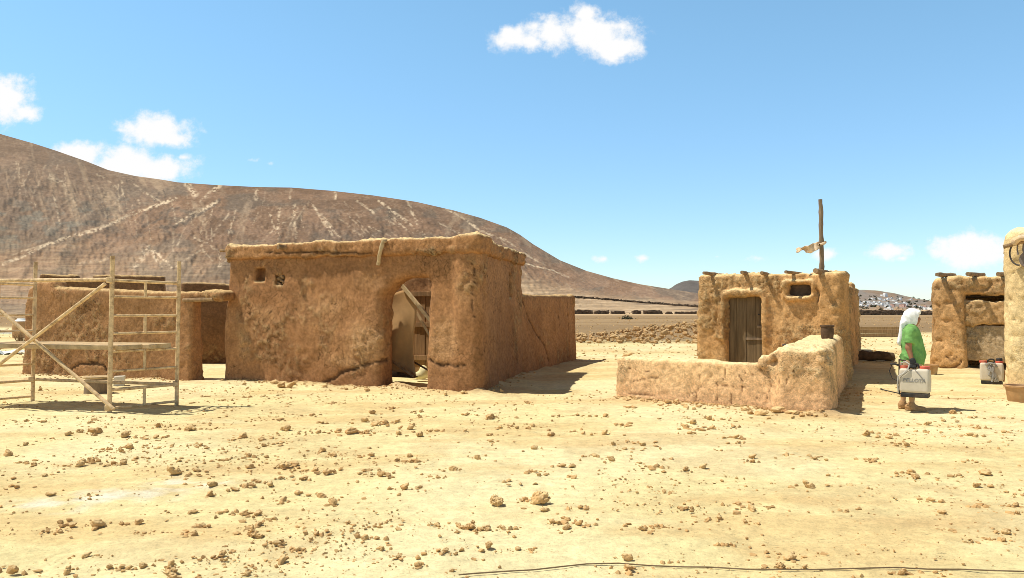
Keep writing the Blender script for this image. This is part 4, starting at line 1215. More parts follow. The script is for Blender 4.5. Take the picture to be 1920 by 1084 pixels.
dmarks = [(DP, DQ, wl([(1752, 683), (1765, 690), (1785, 690), (1800, 684), (1804, 676)], DP, DQ), .03, .05, (.17, .09, .045)), (DP, DQ, wl([(1775, 668), (1788, 676), (1796, 668)], DP, DQ), .02, .03, (.2, .11, .055))]
link('wall', adobe_mesh('wall', g, d, (.58, .345, .155), (.50, .285, .12), (.72, .54, .28), .028, 101, .010, .1, dmarks, .05, None, .045), M['adobe_rough'], rD, True)
# plastered panel set back in the opening
def Dp(x, y, out): s, z = onwall(x, y, DP, DQ, out); return s, z
g = Grid((11.4, 18.4, -.1), (16.6, 23.6, 2.4), .045)
_, zpan = Dp(1840, 610, -.2); _, ztop = Dp(1840, 563, -.1)
d = wall(g, DP, DQ, .14, zpan, .03, 0, z0=.22, s0=sp1 - .15, s1=4.6, n0=.20)
d = rough(g, d, .02, .025, 111)
link('plaster_panel', adobe_mesh('plaster_panel', g, d, (.52, .40, .25), (.45, .33, .20), (.60, .48, .31), .03, 111, .012, .2, (), -.15), M['adobe_rough'], rD, True)
d = wall(g, DP, DQ, .22, ztop, .04, 0, z0=zpan + .012, s0=sp1 - .15, s1=4.6, n0=.10)
d = rough(g, d, .03, .06, 121)
link('stone_infill', adobe_mesh('stone_infill', g, d, (.60, .38, .18), (.50, .30, .135), (.68, .50, .26), .05, 121, .016, .1, (), -.2), M['adobe_rough'], rD, True)
for k, (x, y, l) in enumerate([(1757, 517, .40), (1814, 516, .38), (1871, 516, .36)]):
    s, z = onwall(x, y, DP, DQ, l)
    a_ = Vector(wpt(DP, DQ, s, z + .03, l)); b2 = Vector(wpt(DP, DQ, s + .25, z + .06, -1.3))
    beam([b2, a_], .062, 'wood', 60 + k, rD)
beam([wpt(DP, DQ, sp1 - .1, zl - .03, -.42), wpt(DP, DQ, 4.5, zl + .05, -.42)], .05, 'wood_dark', 66, rD, 'lintel')

# tall pale wall at the right edge
rE = thing('adobe_tower', 'tall pale cream adobe wall cut by the right picture edge', 'wall', (*EP, 0))
g = Grid((9.5, 13.4, -.2), (13.2, 17.4, 3.5), .04)
d = wall(g, EP, EQ, .7, 3.28, .28, .05)
d = rough(g, d, .07, .035, 131)
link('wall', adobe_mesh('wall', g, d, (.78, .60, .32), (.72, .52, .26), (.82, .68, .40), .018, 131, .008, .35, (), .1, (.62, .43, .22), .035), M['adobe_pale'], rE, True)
s, z = onwall(1881, 461, EP, EQ, .22)
beam([wpt(EP, EQ, s, z - .02, .20), wpt(EP, EQ, s + .3, z + .06, .18), wpt(EP, EQ, s + .9, z + .12, .16)], .04, 'wood', 71, rE, 'peg_beam')
s, z = onwall(1908, 450, EP, EQ, .2)
beam([wpt(EP, EQ, s - .08, z - .06, .24), wpt(EP, EQ, s + .05, z + .03, .26), wpt(EP, EQ, s + .6, z + .0, .26)], .07, 'rag', 72, rE, 'rolled_cloth')
# harness hanging under the beam
s, z = onwall(1905, 478, EP, EQ, .15)
hb = wpt(EP, EQ, s, z, .14)
rh = thing('harness', 'old dark leather collar with grey disc hanging on the pale tall wall', 'harness', (hb[0], hb[1], hb[2]), math.atan2(EQ[1] - EP[1], EQ[0] - EP[0]))
pts = []
for k in range(15):
    t = R(80 + k * 13.5); pts.append((.06 + .17 * math.cos(t), 0, .03 + .24 * math.sin(t)))
mb = MB(); mb.path(pts, [.016] * 15, 9, wob=.05); mb.build('collar_strap', M['iron'], rh, smooth=True)
mb = MB(); mb.path([(.22, .015, -.10), (.22, -.02, -.10)], .17, 28); mb.build('disc', M['leather'], rh, smooth=False, bevel=.006)
for x_ in (.03, .13):
    mb = MB(); mb.path([(x_, -.01, .22), (x_ - .005, -.02, .1), (x_ + .01, -.03, .0)], .022, 8, wob=.1, flat=.4); mb.build('strap', M['leather'], rh, smooth=True)

# ------------------------------------------------------------------ scaffold
def tub(mb, p, q, r): mb.path([p, q], r, 12)
SA = np.array([*gpt(205, 776)]); SB = np.array([*gpt(331, 762)]); SCc = np.array([*gpt(61, 752)])
SD_ = SA + (SCc - SB)
rS = thing('scaffold', 'dusty beige tube scaffold with one platform and crossed braces', 'scaffold', (SA[0], SA[1], 0))
random.seed(31)
def V3(p, z): return Vector((p[0], p[1], z))
def piece(name, p, q, r, mat='scaff'):
    mb = MB(); tub(mb, p, q, r); return mb.build(name, M[mat], rS, True, True)
gzs = {k: gz1(*p) for k, p in (('A', SA), ('B', SB), ('C', SCc), ('D', SD_))}
for k, p, h in (('A', SA, 2.47), ('B', SB, 2.44), ('C', SCc, 2.48), ('D', SD_, 2.46)):
    piece('post', V3(p, gzs[k] - .01), V3(p + np.array([.02, 0]), h), .033 if k != 'A' else .036)
    mb = MB(); mb.path([V3(p + np.array([.018, 0]), h - .12), V3(p + np.array([.02, 0]), h - .10)], .037, 12); mb.build('collar', M['scaff'], rS, True, True)
for (a, b_) in ((SA, SB), (SD_, SCc)):
    zs = [.085, .37, .66, .97, 1.25, 1.53, 1.83]
    for k, z in enumerate(zs):
        piece('rung', V3(a, z), V3(b_, z), .021 if k != 1 else .026)
    mid = (a + b_) / 2
    for z0_, z1_2 in ((1.83, 2.08), (1.25, 1.53), (.66, .97), (.085, .37)):
        piece('spacer', V3(mid, z0_), V3(mid, z1_2), .024)
    piece('rail', V3(a + (a - b_) * .04, 2.09), V3(b_ + (b_ - a) * .02, 2.07), .026)
piece('rail', V3(SD_ - np.array([.3, 0]), 2.10), V3(SA, 2.10), .03)
piece('ledger', V3(SCc + (SCc - SB) * .06, .385), V3(SB, .37), .028)
dirf = (SA - SD_) / np.linalg.norm(SA - SD_); nf = np.array([dirf[1], -dirf[0]])
piece('brace', V3(SA + nf * .045 + dirf * .12, .08), V3(SD_ + nf * .045 + dirf * .1, 2.15), .03)
piece('brace', V3(SA + nf * .10 - dirf * .02, 2.03), V3(SD_ + nf * .10 + dirf * .05, .18), .028)
for p, z in ((SA, 2.09), (SA, .1), (SCc, .39), (SB, .38)):
    mb = MB(); mb.box(V3(p + nf * .03, z), (.09, .09, .09), Matrix.Rotation(.4, 3, 'Z')); mb.build('clamp', M['scaff'], rS, True, bevel=.012)
dw = (SB - SA) / np.linalg.norm(SB - SA)
pc_ = (SA + SB + SCc + SD_) / 4
angp = math.atan2(dirf[1], dirf[0])
Mz = Matrix.Rotation(angp, 3, 'Z')
for k in range(2):
    cpt = pc_ + dw * (-.26 + k * .5)
    mb = MB(); mb.box(V3(cpt, 1.03), (np.linalg.norm(SA - SD_) + .12, .46, .07), Mz, jit=.006); mb.build('platform_board', M['board'], rS, True, bevel=.008)

# ------------------------------------------------------------------ stool bucket, block behind scaffold
p = gpt(181, 737)
rb = thing('bucket', 'brown upturned bucket with wide pale rim behind the scaffold', 'bucket', (p[0], p[1], gz1(*p)))
mb = MB(); mb.lathe((0, 0, 0), [(0, .30), (.20, .30), (.205, .28), (.225, .0), (.21, 0), (.19, .27), (0, .27)], 28); mb.build('bucket_body', M['wood_grey'], rb, smooth=True)
mb = MB(); mb.lathe((0, 0, .302), [(0, 0), (.25, 0), (.255, .015), (.25, .03), (0, .035)], 30); mb.build('rim_plate', M['board'], rb, smooth=False)
p = gpt(224, 722); mb = MB(); mb.box((0, 0, .1), (.22, .16, .2), jit=.015); o = mb.build('grey_block', M['tank'], bevel=.015); o.location = (p[0], p[1], gz1(*p)); o.rotation_euler = (0, 0, .3); setp(o, 'pale grey block on the ground behind the near scaffold post', 'block')
# left background clutter
p = gpt(38, 643)
mb = MB()
random.seed(8)
for k in range(34):
    a0 = random.uniform(0, 6.28); r_ = random.uniform(.05, .4); h_ = random.uniform(.25, .55)
    mb.path([(p[0] + .12 * math.cos(a0), p[1] + .12 * math.sin(a0), 0), (p[0] + r_ * .6 * math.cos(a0), p[1] + r_ * .6 * math.sin(a0), h_ * .6), (p[0] + r_ * math.cos(a0 + .3), p[1] + r_ * math.sin(a0), h_)], [.018, .012, .006], 5)
setp(mb.build('dry_sticks', M['wood']), 'tangle of dry brown sticks at the left courtyard corner', 'sticks')
p = gpt(40, 634)
rb = thing('barrel', 'tan barrel with white lid behind the scaffold at left', 'barrel', (p[0], p[1], 0))
mb = MB(); mb.lathe((0, 0, 0), [(0, 0), (.42, 0), (.45, .25), (.46, .5), (.45, .75), (.42, .92), (0, .92)], 26); mb.build('barrel_body', M['clay'], rb, smooth=True)
mb = MB(); mb.lathe((0, 0, .922), [(0, .16), (.2, .16), (.25, .08), (.45, .05), (.47, 0), (0, 0)], 26); mb.build('lid', M['whitepl'], rb, smooth=True)
p = gpt(8, 631); mb = MB(); mb.box((0, 0, .28), (2.4, .06, .22), jit=.02); mb.box((-.9, 0, .1), (.1, .1, .2)); mb.box((.9, 0, .1), (.1, .1, .2)); o = mb.build('grey_board', M['whitepl'], bevel=.01); o.location = (p[0] - .3, p[1], 0); setp(o, 'pale grey board propped low at the far left edge', 'board')
p = gpt(8, 664)
vs, fs = [], []
for i in range(25):
    for j in range(9):
        x_, y_ = -1.0 + i / 24 * 1.6, -.55 + j / 8 * 1.1
        vs.append((x_ + .05 * math.sin(j * 2.1), y_ + .06 * math.sin(i * 1.1), .05 + .16 * max(0, float(vnoise(np.array([[x_ * 3, y_ * 4, 2]]))[0])) + .05 * float(vnoise(np.array([[x_ * 9, y_ * 9, 7]]))[0])))
for i in range(24):
    for j in range(8):
        a_ = i * 9 + j; fs.append((a_, a_ + 9, a_ + 10, a_ + 1))
mb = MB(); mb.add(vs, fs); o = mb.build('plastic_sheet', M['whitepl'], smooth=True); o.location = (p[0], p[1], 0); setp(o, 'crumpled white plastic sheet on the ground at the left edge', 'sheet')

# ------------------------------------------------------------------ log, timber, tubs at the right
p = gpt(1640, 676)
beam([(p[0] - 1.0, p[1] + .15, .14), (p[0] - .2, p[1] + .0, .15), (p[0] + .55, p[1] - .1, .13)], .14, 'wood_dark', 81, None, 'log', 12)
o = COL.objects['log']; setp(o, 'dark log lying in the shade beside the hut rear wall', 'log')
p0, p1 = gpt(1600, 632), gpt(1692, 632)
rt = thing('timber_stack', 'long tan timber beams stacked low at the field edge left of the man', 'timber', (p0[0], p0[1], 0))
for k, (z_, h_, dy) in enumerate([(.10, .18, 0), (.31, .20, .02), (.50, .14, -.03)]):
    mb = MB(); a = Vector((p0[0] - .6, p0[1] + dy, z_)); b_ = Vector((p1[0], p1[1] + dy + .1, z_ + .01))
    mb.box((a + b_) / 2, ((b_ - a).length, .3, h_), jit=.01); mb.build('beam', M['plank_tan'], rt, True, bevel=.015)
def tubm(r, h): return [(0, 0), (r * .8, 0), (r * .82, .01), (r * .93, h * .8), (r * .95, h * .86), (r * 1.04, h * .88), (r * 1.06, h * .97), (r * 1.02, h), (r * .93, h * .97), (r * .8, h * .2), (0, h * .15)]
p = gpt(1749, 704)
mb = MB(); mb.lathe((0, 0, 0), tubm(.175, .24), 30); o = mb.build('tub', M['clay'], smooth=True); o.location = (p[0], p[1] + .1, gz1(*p)); setp(o, 'small tan tub on the ground between the man and the open hut', 'tub')
p = gpt(1931, 754)
mb = MB(); mb.lathe((0, 0, 0), tubm(.28, .29), 36); o = mb.build('tub', M['clay'], smooth=True); o.location = (p[0], p[1] + .2, gz1(*p)); setp(o, 'large terracotta tub in front of the pale tall wall', 'tub')

# ------------------------------------------------------------------ sprayers
def text_mesh(txt, size):
    cu_ = bpy.data.curves.new('txt', 'FONT'); cu_.body = txt; cu_.size = size; cu_.align_x = 'CENTER'; cu_.align_y = 'CENTER'; cu_.shear = .22; cu_.offset = .0022; cu_.extrude = .001; cu_.space_character = 1.02
    to = bpy.data.objects.new('txt', cu_); COL.objects.link(to)
    dg = bpy.context.evaluated_depsgraph_get(); me = bpy.data.meshes.new_from_object(to.evaluated_get(dg))
    bpy.data.objects.remove(to); return me
def sprayer(label, loc, rz, full):
    r_ = thing('backpack_sprayer', label, 'sprayer', loc, rz)
    g = Grid((-.27, -.16, .03), (.27, .16, .52), .012)
    bul = .008 * np.sin(np.clip((g.Z - .06) / .4, 0, 1) * math.pi)
    d = rbox(np.abs(g.X) - .215 - bul, np.abs(g.Y) - .105 - bul, np.abs(g.Z - .265) - .195, .04)
    d = smax(d, -rbox(np.abs(g.X + .03) - .07, np.abs(g.Y) - .2, np.abs(g.Z - .475) - .035, .02), .02)
    d = smax(d, -(np.abs(np.abs(g.X) - .16) - .006 + 0 * g.Z + np.where(g.Y > 0, 0, .1)), .01)
    v, q = nets(d, g.lo, g.h); link('tank', mesh_np('tank', v, q), M['tank'], r_)
    mb = MB(); mb.box((0, .0, .035), (.40, .20, .07)); mb.build('base', M['black'], r_, bevel=.012)
    for x_ in (-.155, .145):
        mb = MB(); mb.lathe((x_, 0, .455), [(.045, 0), (.072, .0), (.075, .008), (.075, .038), (.068, .045), (0, .047)], 22); mb.build('cap', M['red'], r_, smooth=False)
    mb = MB(); mb.path([(-.09, 0, .44), (-.075, 0, .50), (-.02, 0, .535), (.04, 0, .53), (.06, 0, .47), (.06, 0, .44)], .016, 8); mb.build('handle', M['black'], r_, smooth=True)
    if full:
        me = text_mesh('BELLOTA', .078); o = link('lettering', me, M['print'], r_)
        o.rotation_euler = (math.pi / 2, 0, 0); o.location = (.0, -.1165, .272)
        mb = MB(); mb.path([(-.20, -.02, .47), (-.19, -.05, .54), (-.12, -.09, .565), (-.06, -.11, .53), (-.08, -.135, .45), (-.15, -.14, .375), (-.225, -.125, .33), (-.24, -.10, .20), (-.235, -.06, .06)], .011, 8); mb.build('hose', M['hose'], r_, smooth=True)
        mb = MB(); mb.path([(-.22, -.06, .60), (-.225, -.05, .3), (-.225, -.04, .03)], .010, 8); mb.path([(-.22, -.06, .595), (-.12, -.05, .575)], .012, 8); mb.build('pump_lever', M['black'], r_, smooth=True)
        mb = MB(); mb.path([(.02, -.11, .44), (.06, -.122, .40), (.15, -.124, .28)], .006, 6); mb.path([(-.05, -.115, .44), (-.12, -.122, .38), (-.2, -.122, .31)], .006, 6); mb.build('strap', M['print'], r_, smooth=True)
        mb = MB(); mb.path([(-.10, -.06, .03), (-.28, -.02, .055), (-.48, .03, .085)], .009, 7); mb.path([(-.48, .03, .085), (-.52, .04, .10)], .014, 7); mb.build('lance', M['black'], r_, smooth=True)
        mb = MB(); mb.path([(-.23, .0, .5), (-.30, .0, .52), (-.36, .01, .51)], .018, 7); mb.path([(-.34, .01, .5), (-.38, .02, .40), (-.34, .02, .28), (-.25, 0, .24)], .006, 6); mb.build('trigger_valve', M['black'], r_, smooth=True)
    else:
        mb = MB(); mb.lathe((.145, 0, .502), [(0, 0), (.06, 0), (.06, .04), (.05, .06), (0, .06)], 18); mb.build('filter_cap', M['black'], r_)
        mb = MB()
        random.seed(6)
        for k in range(7):
            x0 = -.02 + random.uniform(-.04, .04)
            mb.path([(x0, -.12, .43 + random.uniform(-.02, .02)), (x0 + random.uniform(-.04, .05), -.15, .33), (x0 + random.uniform(-.02, .12), -.14, .2), (x0 + random.uniform(0, .16), -.13, .06)], .017, 6, flat=.4, wob=.15)
        mb.path([(-.12, -.12, .42), (-.04, -.15, .46), (.06, -.15, .44), (.09, -.13, .38)], .024, 7, wob=.2)
        mb.build('strap', M['print'], r_, smooth=True)
        mb = MB(); mb.path([(.20, -.02, .40), (.235, -.03, .25), (.22, -.03, .06)], .018, 8); mb.build('hose', M['clay'], r_, smooth=True)
    return r_
MX, MY = 6.55, 12.98
mr = -R(27)
def manp(x, y, z=0.0):
    c_, s_ = math.cos(mr), math.sin(mr)
    return (MX + x * c_ - y * s_, MY + x * s_ + y * c_, z)
gm = gz1(MX, MY)
spl = manp(.055, -.30)
sprayer('white backpack sprayer with red caps held by the man in green', (spl[0], spl[1], .235 + gm), -R(36), True)
p = gpt(1865, 722)
sprayer('dusty white backpack sprayer standing on the ground beside the pale tall wall', (p[0], p[1] + .1, gz1(*p)), -R(30), False)

# ------------------------------------------------------------------ person (faces +X locally, right side towards the camera)
rM = thing('person', 'person in green shirt and white headscarf holding the sprayer', 'person', (MX, MY, gm), mr)
def skel(g, infl=0.0):
    return g
hd = (.035, 0, 1.50)
g = Grid((-.30, -.40, -.02), (.36, .34, 1.68), .0095)
d = ell(g, hd, (.092, .076, .118))
d = smin(d, ell(g, (.075, 0, 1.445), (.055, .055, .06)), .04)             # jaw
d = smin(d, capsule(g, (.118, 0, 1.512), (.138, 0, 1.478), .010, .016), .015)   # nose
for sy in (-1, 1):
    d = smax(d, -ell(g, (.122, sy * .034, 1.512), (.022, .02, .014)), .012)  # eye sockets
    d = smin(d, ell(g, (.108, sy * .034, 1.512), (.014, .014, .012)), .003)
    d = smin(d, ell(g, (.02, sy * .078, 1.495), (.018, .012, .03)), .006)
d = smin(d, ell(g, (.122, 0, 1.448), (.014, .026, .008)), .008)           # lips
d = smin(d, capsule(g, (.0, 0, 1.33), (.03, 0, 1.45), .062, .056), .03)   # neck
tor = smin(ell(g, (.0, 0, 1.17), (.125, .19, .21)), ell(g, (.045, 0, .95), (.135, .155, .19)), .12)
tor = smin(tor, ell(g, (.0, 0, .80), (.135, .17, .13)), .1)
tor = smin(tor, capsule(g, (-.01, -.17, 1.29), (-.01, .17, 1.29), .06), .08)
d = smin(d, tor, .06)
LEGS = [((-.02, -.09, .80), (.03, -.095, .45), (.0, -.10, .10), 1), ((-.06, .09, .80), (-.09, .10, .45), (-.13, .10, .10), 0)]
for hip, knee, ank, _ in LEGS:
    d = smin(d, capsule(g, hip, knee, .088, .058), .05)
    d = smin(d, capsule(g, knee, ank, .054, .037), .03)
    d = smin(d, capsule(g, (knee[0] - .02, knee[1], knee[2] - .10), (ank[0] - .005, ank[1], .22), .048, .034), .03)
d = smin(d, capsule(g, (.0, -.10, .09), (.12, -.12, .035), .036, .028), .03)
d = smin(d, capsule(g, (-.13, .10, .09), (-.05, .14, .035), .036, .028), .03)
# right arm (holds the sprayer), left arm hanging
ARM = [((-.01, -.215, 1.27), (-.035, -.245, 1.02), (.02, -.275, .80)), ((-.01, .215, 1.27), (.0, .24, 1.02), (.06, .235, .80))]
for sh_, el, wr in ARM:
    d = smin(d, capsule(g, sh_, el, .058, .044), .03); d = smin(d, capsule(g, el, wr, .045, .029), .02)
HC_ = (.03, -.285, .745)
d = smin(d, ell(g, (.03, -.283, .765), (.042, .022, .048)), .02)
for k in range(4):                                                      # fingers curled round the handle (handle runs along x)
    fx = .062 - k * .022; ln = (.9, 1, .97, .8)[k]
    d = smin(d, capsule(g, (fx, -.305, .745), (fx, -.312, .745 - .032 * ln), .0105), .004)
    d = smin(d, capsule(g, (fx, -.312, .745 - .032 * ln), (fx - .002, -.288, .745 - .048 * ln), .0098), .004)
    d = smin(d, capsule(g, (fx - .002, -.288, .745 - .048 * ln), (fx - .003, -.268, .745 - .036 * ln), .009), .004)
d = smin(d, capsule(g, (.058, -.262, .765), (.078, -.262, .735), .012, .011), .006)
d = smin(d, capsule(g, (.078, -.262, .735), (.066, -.282, .708), .0105, .0095), .005)
d = smin(d, ell(g, (.068, .235, .76), (.035, .022, .046)), .02)
for k in range(4):
    fx = .098 - k * .021; ln = (.9, 1, .95, .78)[k]
    d = smin(d, capsule(g, (fx, .238, .735), (fx + .006, .232, .735 - .042 * ln), .0105), .004)
    d = smin(d, capsule(g, (fx + .006, .232, .735 - .042 * ln), (fx + .004, .215, .735 - .075 * ln), .0092), .004)
d = smin(d, capsule(g, (.105, .222, .765), (.122, .212, .728), .012, .010), .006)
v, q = nets(d, g.lo, g.h)
skin = np.tile(np.array([.36, .175, .095], np.float32), (len(v), 1))
skin *= (1 + .12 * fbm(v, 14, 3))[:, None]
skin = mixc(skin, (.50, .31, .17), 1 - sstep(.3, .5, v[:, 2]))           # dusty shins
eye = (np.abs(v[:, 0] - .118) < .014) & (np.abs(np.abs(v[:, 1]) - .034) < .013) & (np.abs(v[:, 2] - 1.512) < .009)
skin[eye] = (.05, .035, .03)
lip = (v[:, 0] > .118) & (np.abs(v[:, 1]) < .026) & (np.abs(v[:, 2] - 1.448) < .008)
skin[lip] = (.30, .11, .08)
m, nt3, b = nmat('skin'); a = N(nt3, 'ShaderNodeAttribute', attribute_name='Col'); nt3.links.new(a.outputs['Color'], b.inputs['Base Color']); b.inputs['Roughness'].default_value = .6
link('body', mesh_np('body', v, q, True, skin), m, rM)
# shirt
g = Grid((-.30, -.40, .64), (.36, .34, 1.46), .0095)
t = smin(ell(g, (.0, 0, 1.17), (.145, .205, .235)), ell(g, (.045, 0, .94), (.155, .175, .25)), .12)
t = smin(t, capsule(g, (-.01, -.175, 1.275), (-.01, .175, 1.275), .083), .08)
t = smin(t, rbox(np.abs(g.X - .008) - .158, np.abs(g.Y) - .188, np.abs(g.Z - .83) - .12, .11), .09)
for sh_, el, wr in ARM:
    mid = tuple(sh_[k] + (el[k] - sh_[k]) * .72 for k in range(3))
    sl_ = capsule(g, sh_, (mid[0] + .01, mid[1] - .0, mid[2]), .082, .082)
    ax = np.array(el) - np.array(sh_); ax = ax / np.linalg.norm(ax)
    pl_ = (g.X - mid[0]) * ax[0] + (g.Y - mid[1]) * ax[1] + (g.Z - mid[2]) * ax[2]
    t = smin(t, smax(sl_, pl_, .012), .035)
t = smax(t, .745 - g.Z + .02 * g.X, .012)
t = smax(t, -capsule(g, (.03, 0, 1.36), (.045, 0, 1.6), .068), .012)
mm = np.abs(t) < .06
pp_ = g.pts(mm)
fold = 1 - np.abs(np.sin(pp_[:, 2] * 17 + pp_[:, 0] * 16 + pp_[:, 1] * 7 + 3.5 * fbm(pp_, 3.5, 2))) ** .7
t[mm] += -.020 * fold * sstep(1.25, .9, pp_[:, 2]) + .012 * fbm(pp_ * np.array([1, 1, .5], np.float32), 9, 3, off=6) + .004 * fbm(pp_, 30, 2)
v, q = nets(t, g.lo, g.h); link('shirt', mesh_np('shirt', v, q), M['shirt'], rM)
# shorts
g = Grid((-.28, -.26, .36), (.28, .26, .82), .011)
t = ell(g, (.01, 0, .74), (.15, .18, .12))
for hip, knee, ank, _ in LEGS:
    t = smin(t, capsule(g, hip, knee, .108, .088), .05)
t = smax(t, .44 - g.Z, .01); t = rough(g, t, .012, .012, 9)
v, q = nets(t, g.lo, g.h); link('shorts', mesh_np('shorts', v, q), M['shorts'], rM)
# scarf
g = Grid((-.26, -.22, .98), (.22, .22, 1.70), .010)
t = ell(g, (.022, 0, 1.545), (.122, .105, .115))
t = smin(t, ell(g, (.045, -.052, 1.47), (.075, .042, .085)), .03)
t = smin(t, ell(g, (.045, .052, 1.47), (.075, .042, .085)), .03)
t = smin(t, ell(g, (-.05, 0, 1.46), (.09, .10, .12)), .05)
t = smin(t, rbox(np.abs(g.X + .115 + (1.42 - g.Z) * .14) - .035, np.abs(g.Y) - .12 + (1.40 - g.Z) * .10, np.abs(g.Z - 1.26) - .18, .03), .06)
t = smin(t, rbox(np.abs(g.X + .155) - .025, np.abs(g.Y + .01) - .055, np.abs(g.Z - 1.11) - .07, .02), .04)
t = smin(t, capsule(g, (.125, -.06, 1.595), (.135, .05, 1.60), .022), .02)       # brim fold
t = smin(t, ell(g, (.128, -.045, 1.615), (.03, .022, .025)), .01)
t = smax(t, -rbox(np.abs(g.X - .17) - .075, np.abs(g.Y) - .062, np.abs(g.Z - 1.475) - .085, .04), .015)  # face opening
mm = np.abs(t) < .06; pp_ = g.pts(mm)
fold = np.abs(np.sin(pp_[:, 1] * 42 + pp_[:, 0] * 30 + pp_[:, 2] * 9 + 2.6 * fbm(pp_, 4, 2)))
t[mm] += .011 * (fold - .5) + .006 * fbm(pp_, 9, 2, off=3)
v, q = nets(t, g.lo, g.h); link('headscarf', mesh_np('headscarf', v, q), M['white_cloth'], rM)
# shoes
for (ank, tip, dy) in (((.0, -.10, .05), (.175, -.125, .035), 0), ((-.13, .10, .05), (-.035, .155, .035), 0)):
    g = Grid((-.28, -.24, -.03), (.30, .26, .20), .009)
    ax = np.array(tip) - np.array(ank); heel = np.array(ank) - ax * .35
    t = capsule(g, tuple(heel), tip, .040, .036)
    t = smin(t, capsule(g, (ank[0] - .005, ank[1], .06), (ank[0], ank[1], .125), .056, .05), .04)
    t = smax(t, -.004 - g.Z, .006); t = smax(t, g.Z - .13, .01)
    t = smax(t, -capsule(g, (ank[0], ank[1], .12), (ank[0], ank[1], .2), .036), .006)
    sole = rbox(np.abs(g.Z - .008) - .012, capsule(g, (heel[0], heel[1], .008), (tip[0], tip[1], .008), .043, .041), np.abs(g.Z - .008) - .012, .004)
    t = smin(t, sole, .006)
    v, q = nets(t, g.lo, g.h); link('shoe', mesh_np('shoe', v, q), M['shoe'], rM)
# glove on the holding hand
g = Grid((-.05, -.36, .66), (.13, -.22, .86), .006)
t = ell(g, (.03, -.283, .765), (.050, .030, .054))
t = smin(t, capsule(g, (.028, -.278, .79), (.02, -.275, .825), .04, .042), .02)
for k in range(4):
    fx = .062 - k * .022; ln = (.9, 1, .97, .8)[k]
    t = smin(t, capsule(g, (fx, -.305, .745), (fx, -.312, .745 - .032 * ln), .0135), .004)
    t = smin(t, capsule(g, (fx, -.312, .745 - .032 * ln), (fx - .002, -.288, .745 - .048 * ln), .0128), .004)
    t = smin(t, capsule(g, (fx - .002, -.288, .745 - .048 * ln), (fx - .003, -.268, .745 - .036 * ln), .012), .004)
t = smin(t, capsule(g, (.058, -.262, .765), (.078, -.262, .735), .015, .014), .006)
t = smin(t, capsule(g, (.078, -.262, .735), (.066, -.282, .708), .0135, .0125), .005)
v, q = nets(t, g.lo, g.h); link('glove', mesh_np('glove', v, q), M['glove'], rM)

# ------------------------------------------------------------------ clods and stones
LC = [(225,30,35),(143,210,28),(238,217,30),(495,220,28),(548,207,18),(885,233,40),(1203,247,24),(1065,240,70),(450,268,50),(540,265,70),(380,285,50),(695,292,70),(870,295,45),(930,298,18),(143,345,35),(610,368,30),(680,378,45),(730,362,50),(1120,350,30),(960,357,40),(50,395,55),(145,445,36),(190,460,36),(445,455,60),(510,425,65),(250,516,36),(630,450,40),(690,450,50),(760,420,40),(1000,438,36),(1225,433,28),(980,495,80),(1100,487,60),(1395,465,60),(1390,405,50),(1360,290,60),(1465,310,60),(1475,345,40),(1515,300,30),(1600,245,60),(1740,160,36),(1555,190,30),(1780,268,36),(1890,262,50),(1580,328,30),(1800,370,60),(1860,395,50),(1393,72,24),(1125,72,20),(1080,103,18),(1245,92,18),(1855,103,30),(1800,207,30),(1185,562,70),(1170,612,60),(95,575,50),(282,617,60),(500,645,36),(1650,445,60),(1600,455,70),(1825,490,60),(1760,480,60),(1700,520,60),(1510,558,50),(1440,548,40),(1370,572,50),(1310,585,50),(1665,605,50),(1790,620,60),(1860,660,60),(1580,640,50),(1435,715,50),(1370,715,60),(1085,705,40),(940,710,30),(1245,713,24),(400,770,65),(340,815,30),(545,768,100),(770,765,60),(805,830,32),(1080,840,55),(1030,835,20),(1415,840,85),(1550,895,75),(1765,853,45),(1530,745,30),(1440,780,55),(1135,790,36),(480,950,60),(1240,965,60),(1190,975,40),(1265,995,30),(1660,935,40),(1570,995,70),(955,1060,110),(610,1018,50),(70,1030,80),(375,1045,60),(720,1020,50),(800,1010,60),(1380,1075,50)]
MC = [(175,150,50),(290,127,36),(442,148,28),(440,180,40),(705,168,30),(830,185,58),(1035,100,26),(1215,180,26),(1315,178,24),(1475,180,42),(1595,155,20),(1620,133,18),(130,195,55),(185,215,60),(245,205,60),(310,203,36),(45,262,90),(140,268,55),(90,268,30),(385,240,55),(320,275,50),(440,285,65),(495,263,34),(690,262,32),(888,250,30),(980,250,36),(1070,235,38),(838,290,26),(1170,290,52),(1300,265,30),(1350,280,40),(1470,280,55),(835,328,40),(1075,362,50),(1520,348,36),(1600,328,40),(1580,375,28),(1685,348,45),(1565,228,30),(170,403,40),(380,408,45),(385,440,36),(430,440,28),(310,430,40),(760,415,60),(215,508,56),(127,492,34),(620,478,55),(1080,503,32),(1415,408,34),(1510,430,55),(1730,475,50),(1845,420,34),(1295,530,40),(935,552,40),(350,580,60),(90,543,32),(540,525,36),(1240,470,40),(865,660,100),(1110,645,140),(1010,653,40),(655,800,45),(722,808,75),(775,818,45),(825,818,36),(903,808,36),(540,795,50),(1213,785,36),(1255,808,65),(1325,788,60),(1260,765,40),(318,825,45),(35,793,36),(195,880,40),(130,880,60),(820,915,70),(985,927,46),(1050,930,28),(225,935,50),(580,945,40),(560,960,40),(320,978,36),(620,1055,40),(430,1020,60),(1600,972,75),(1600,1030,80),(1685,815,50),(1765,800,36),(1130,708,50),(1335,695,45),(1670,450,30),(1805,610,36)]
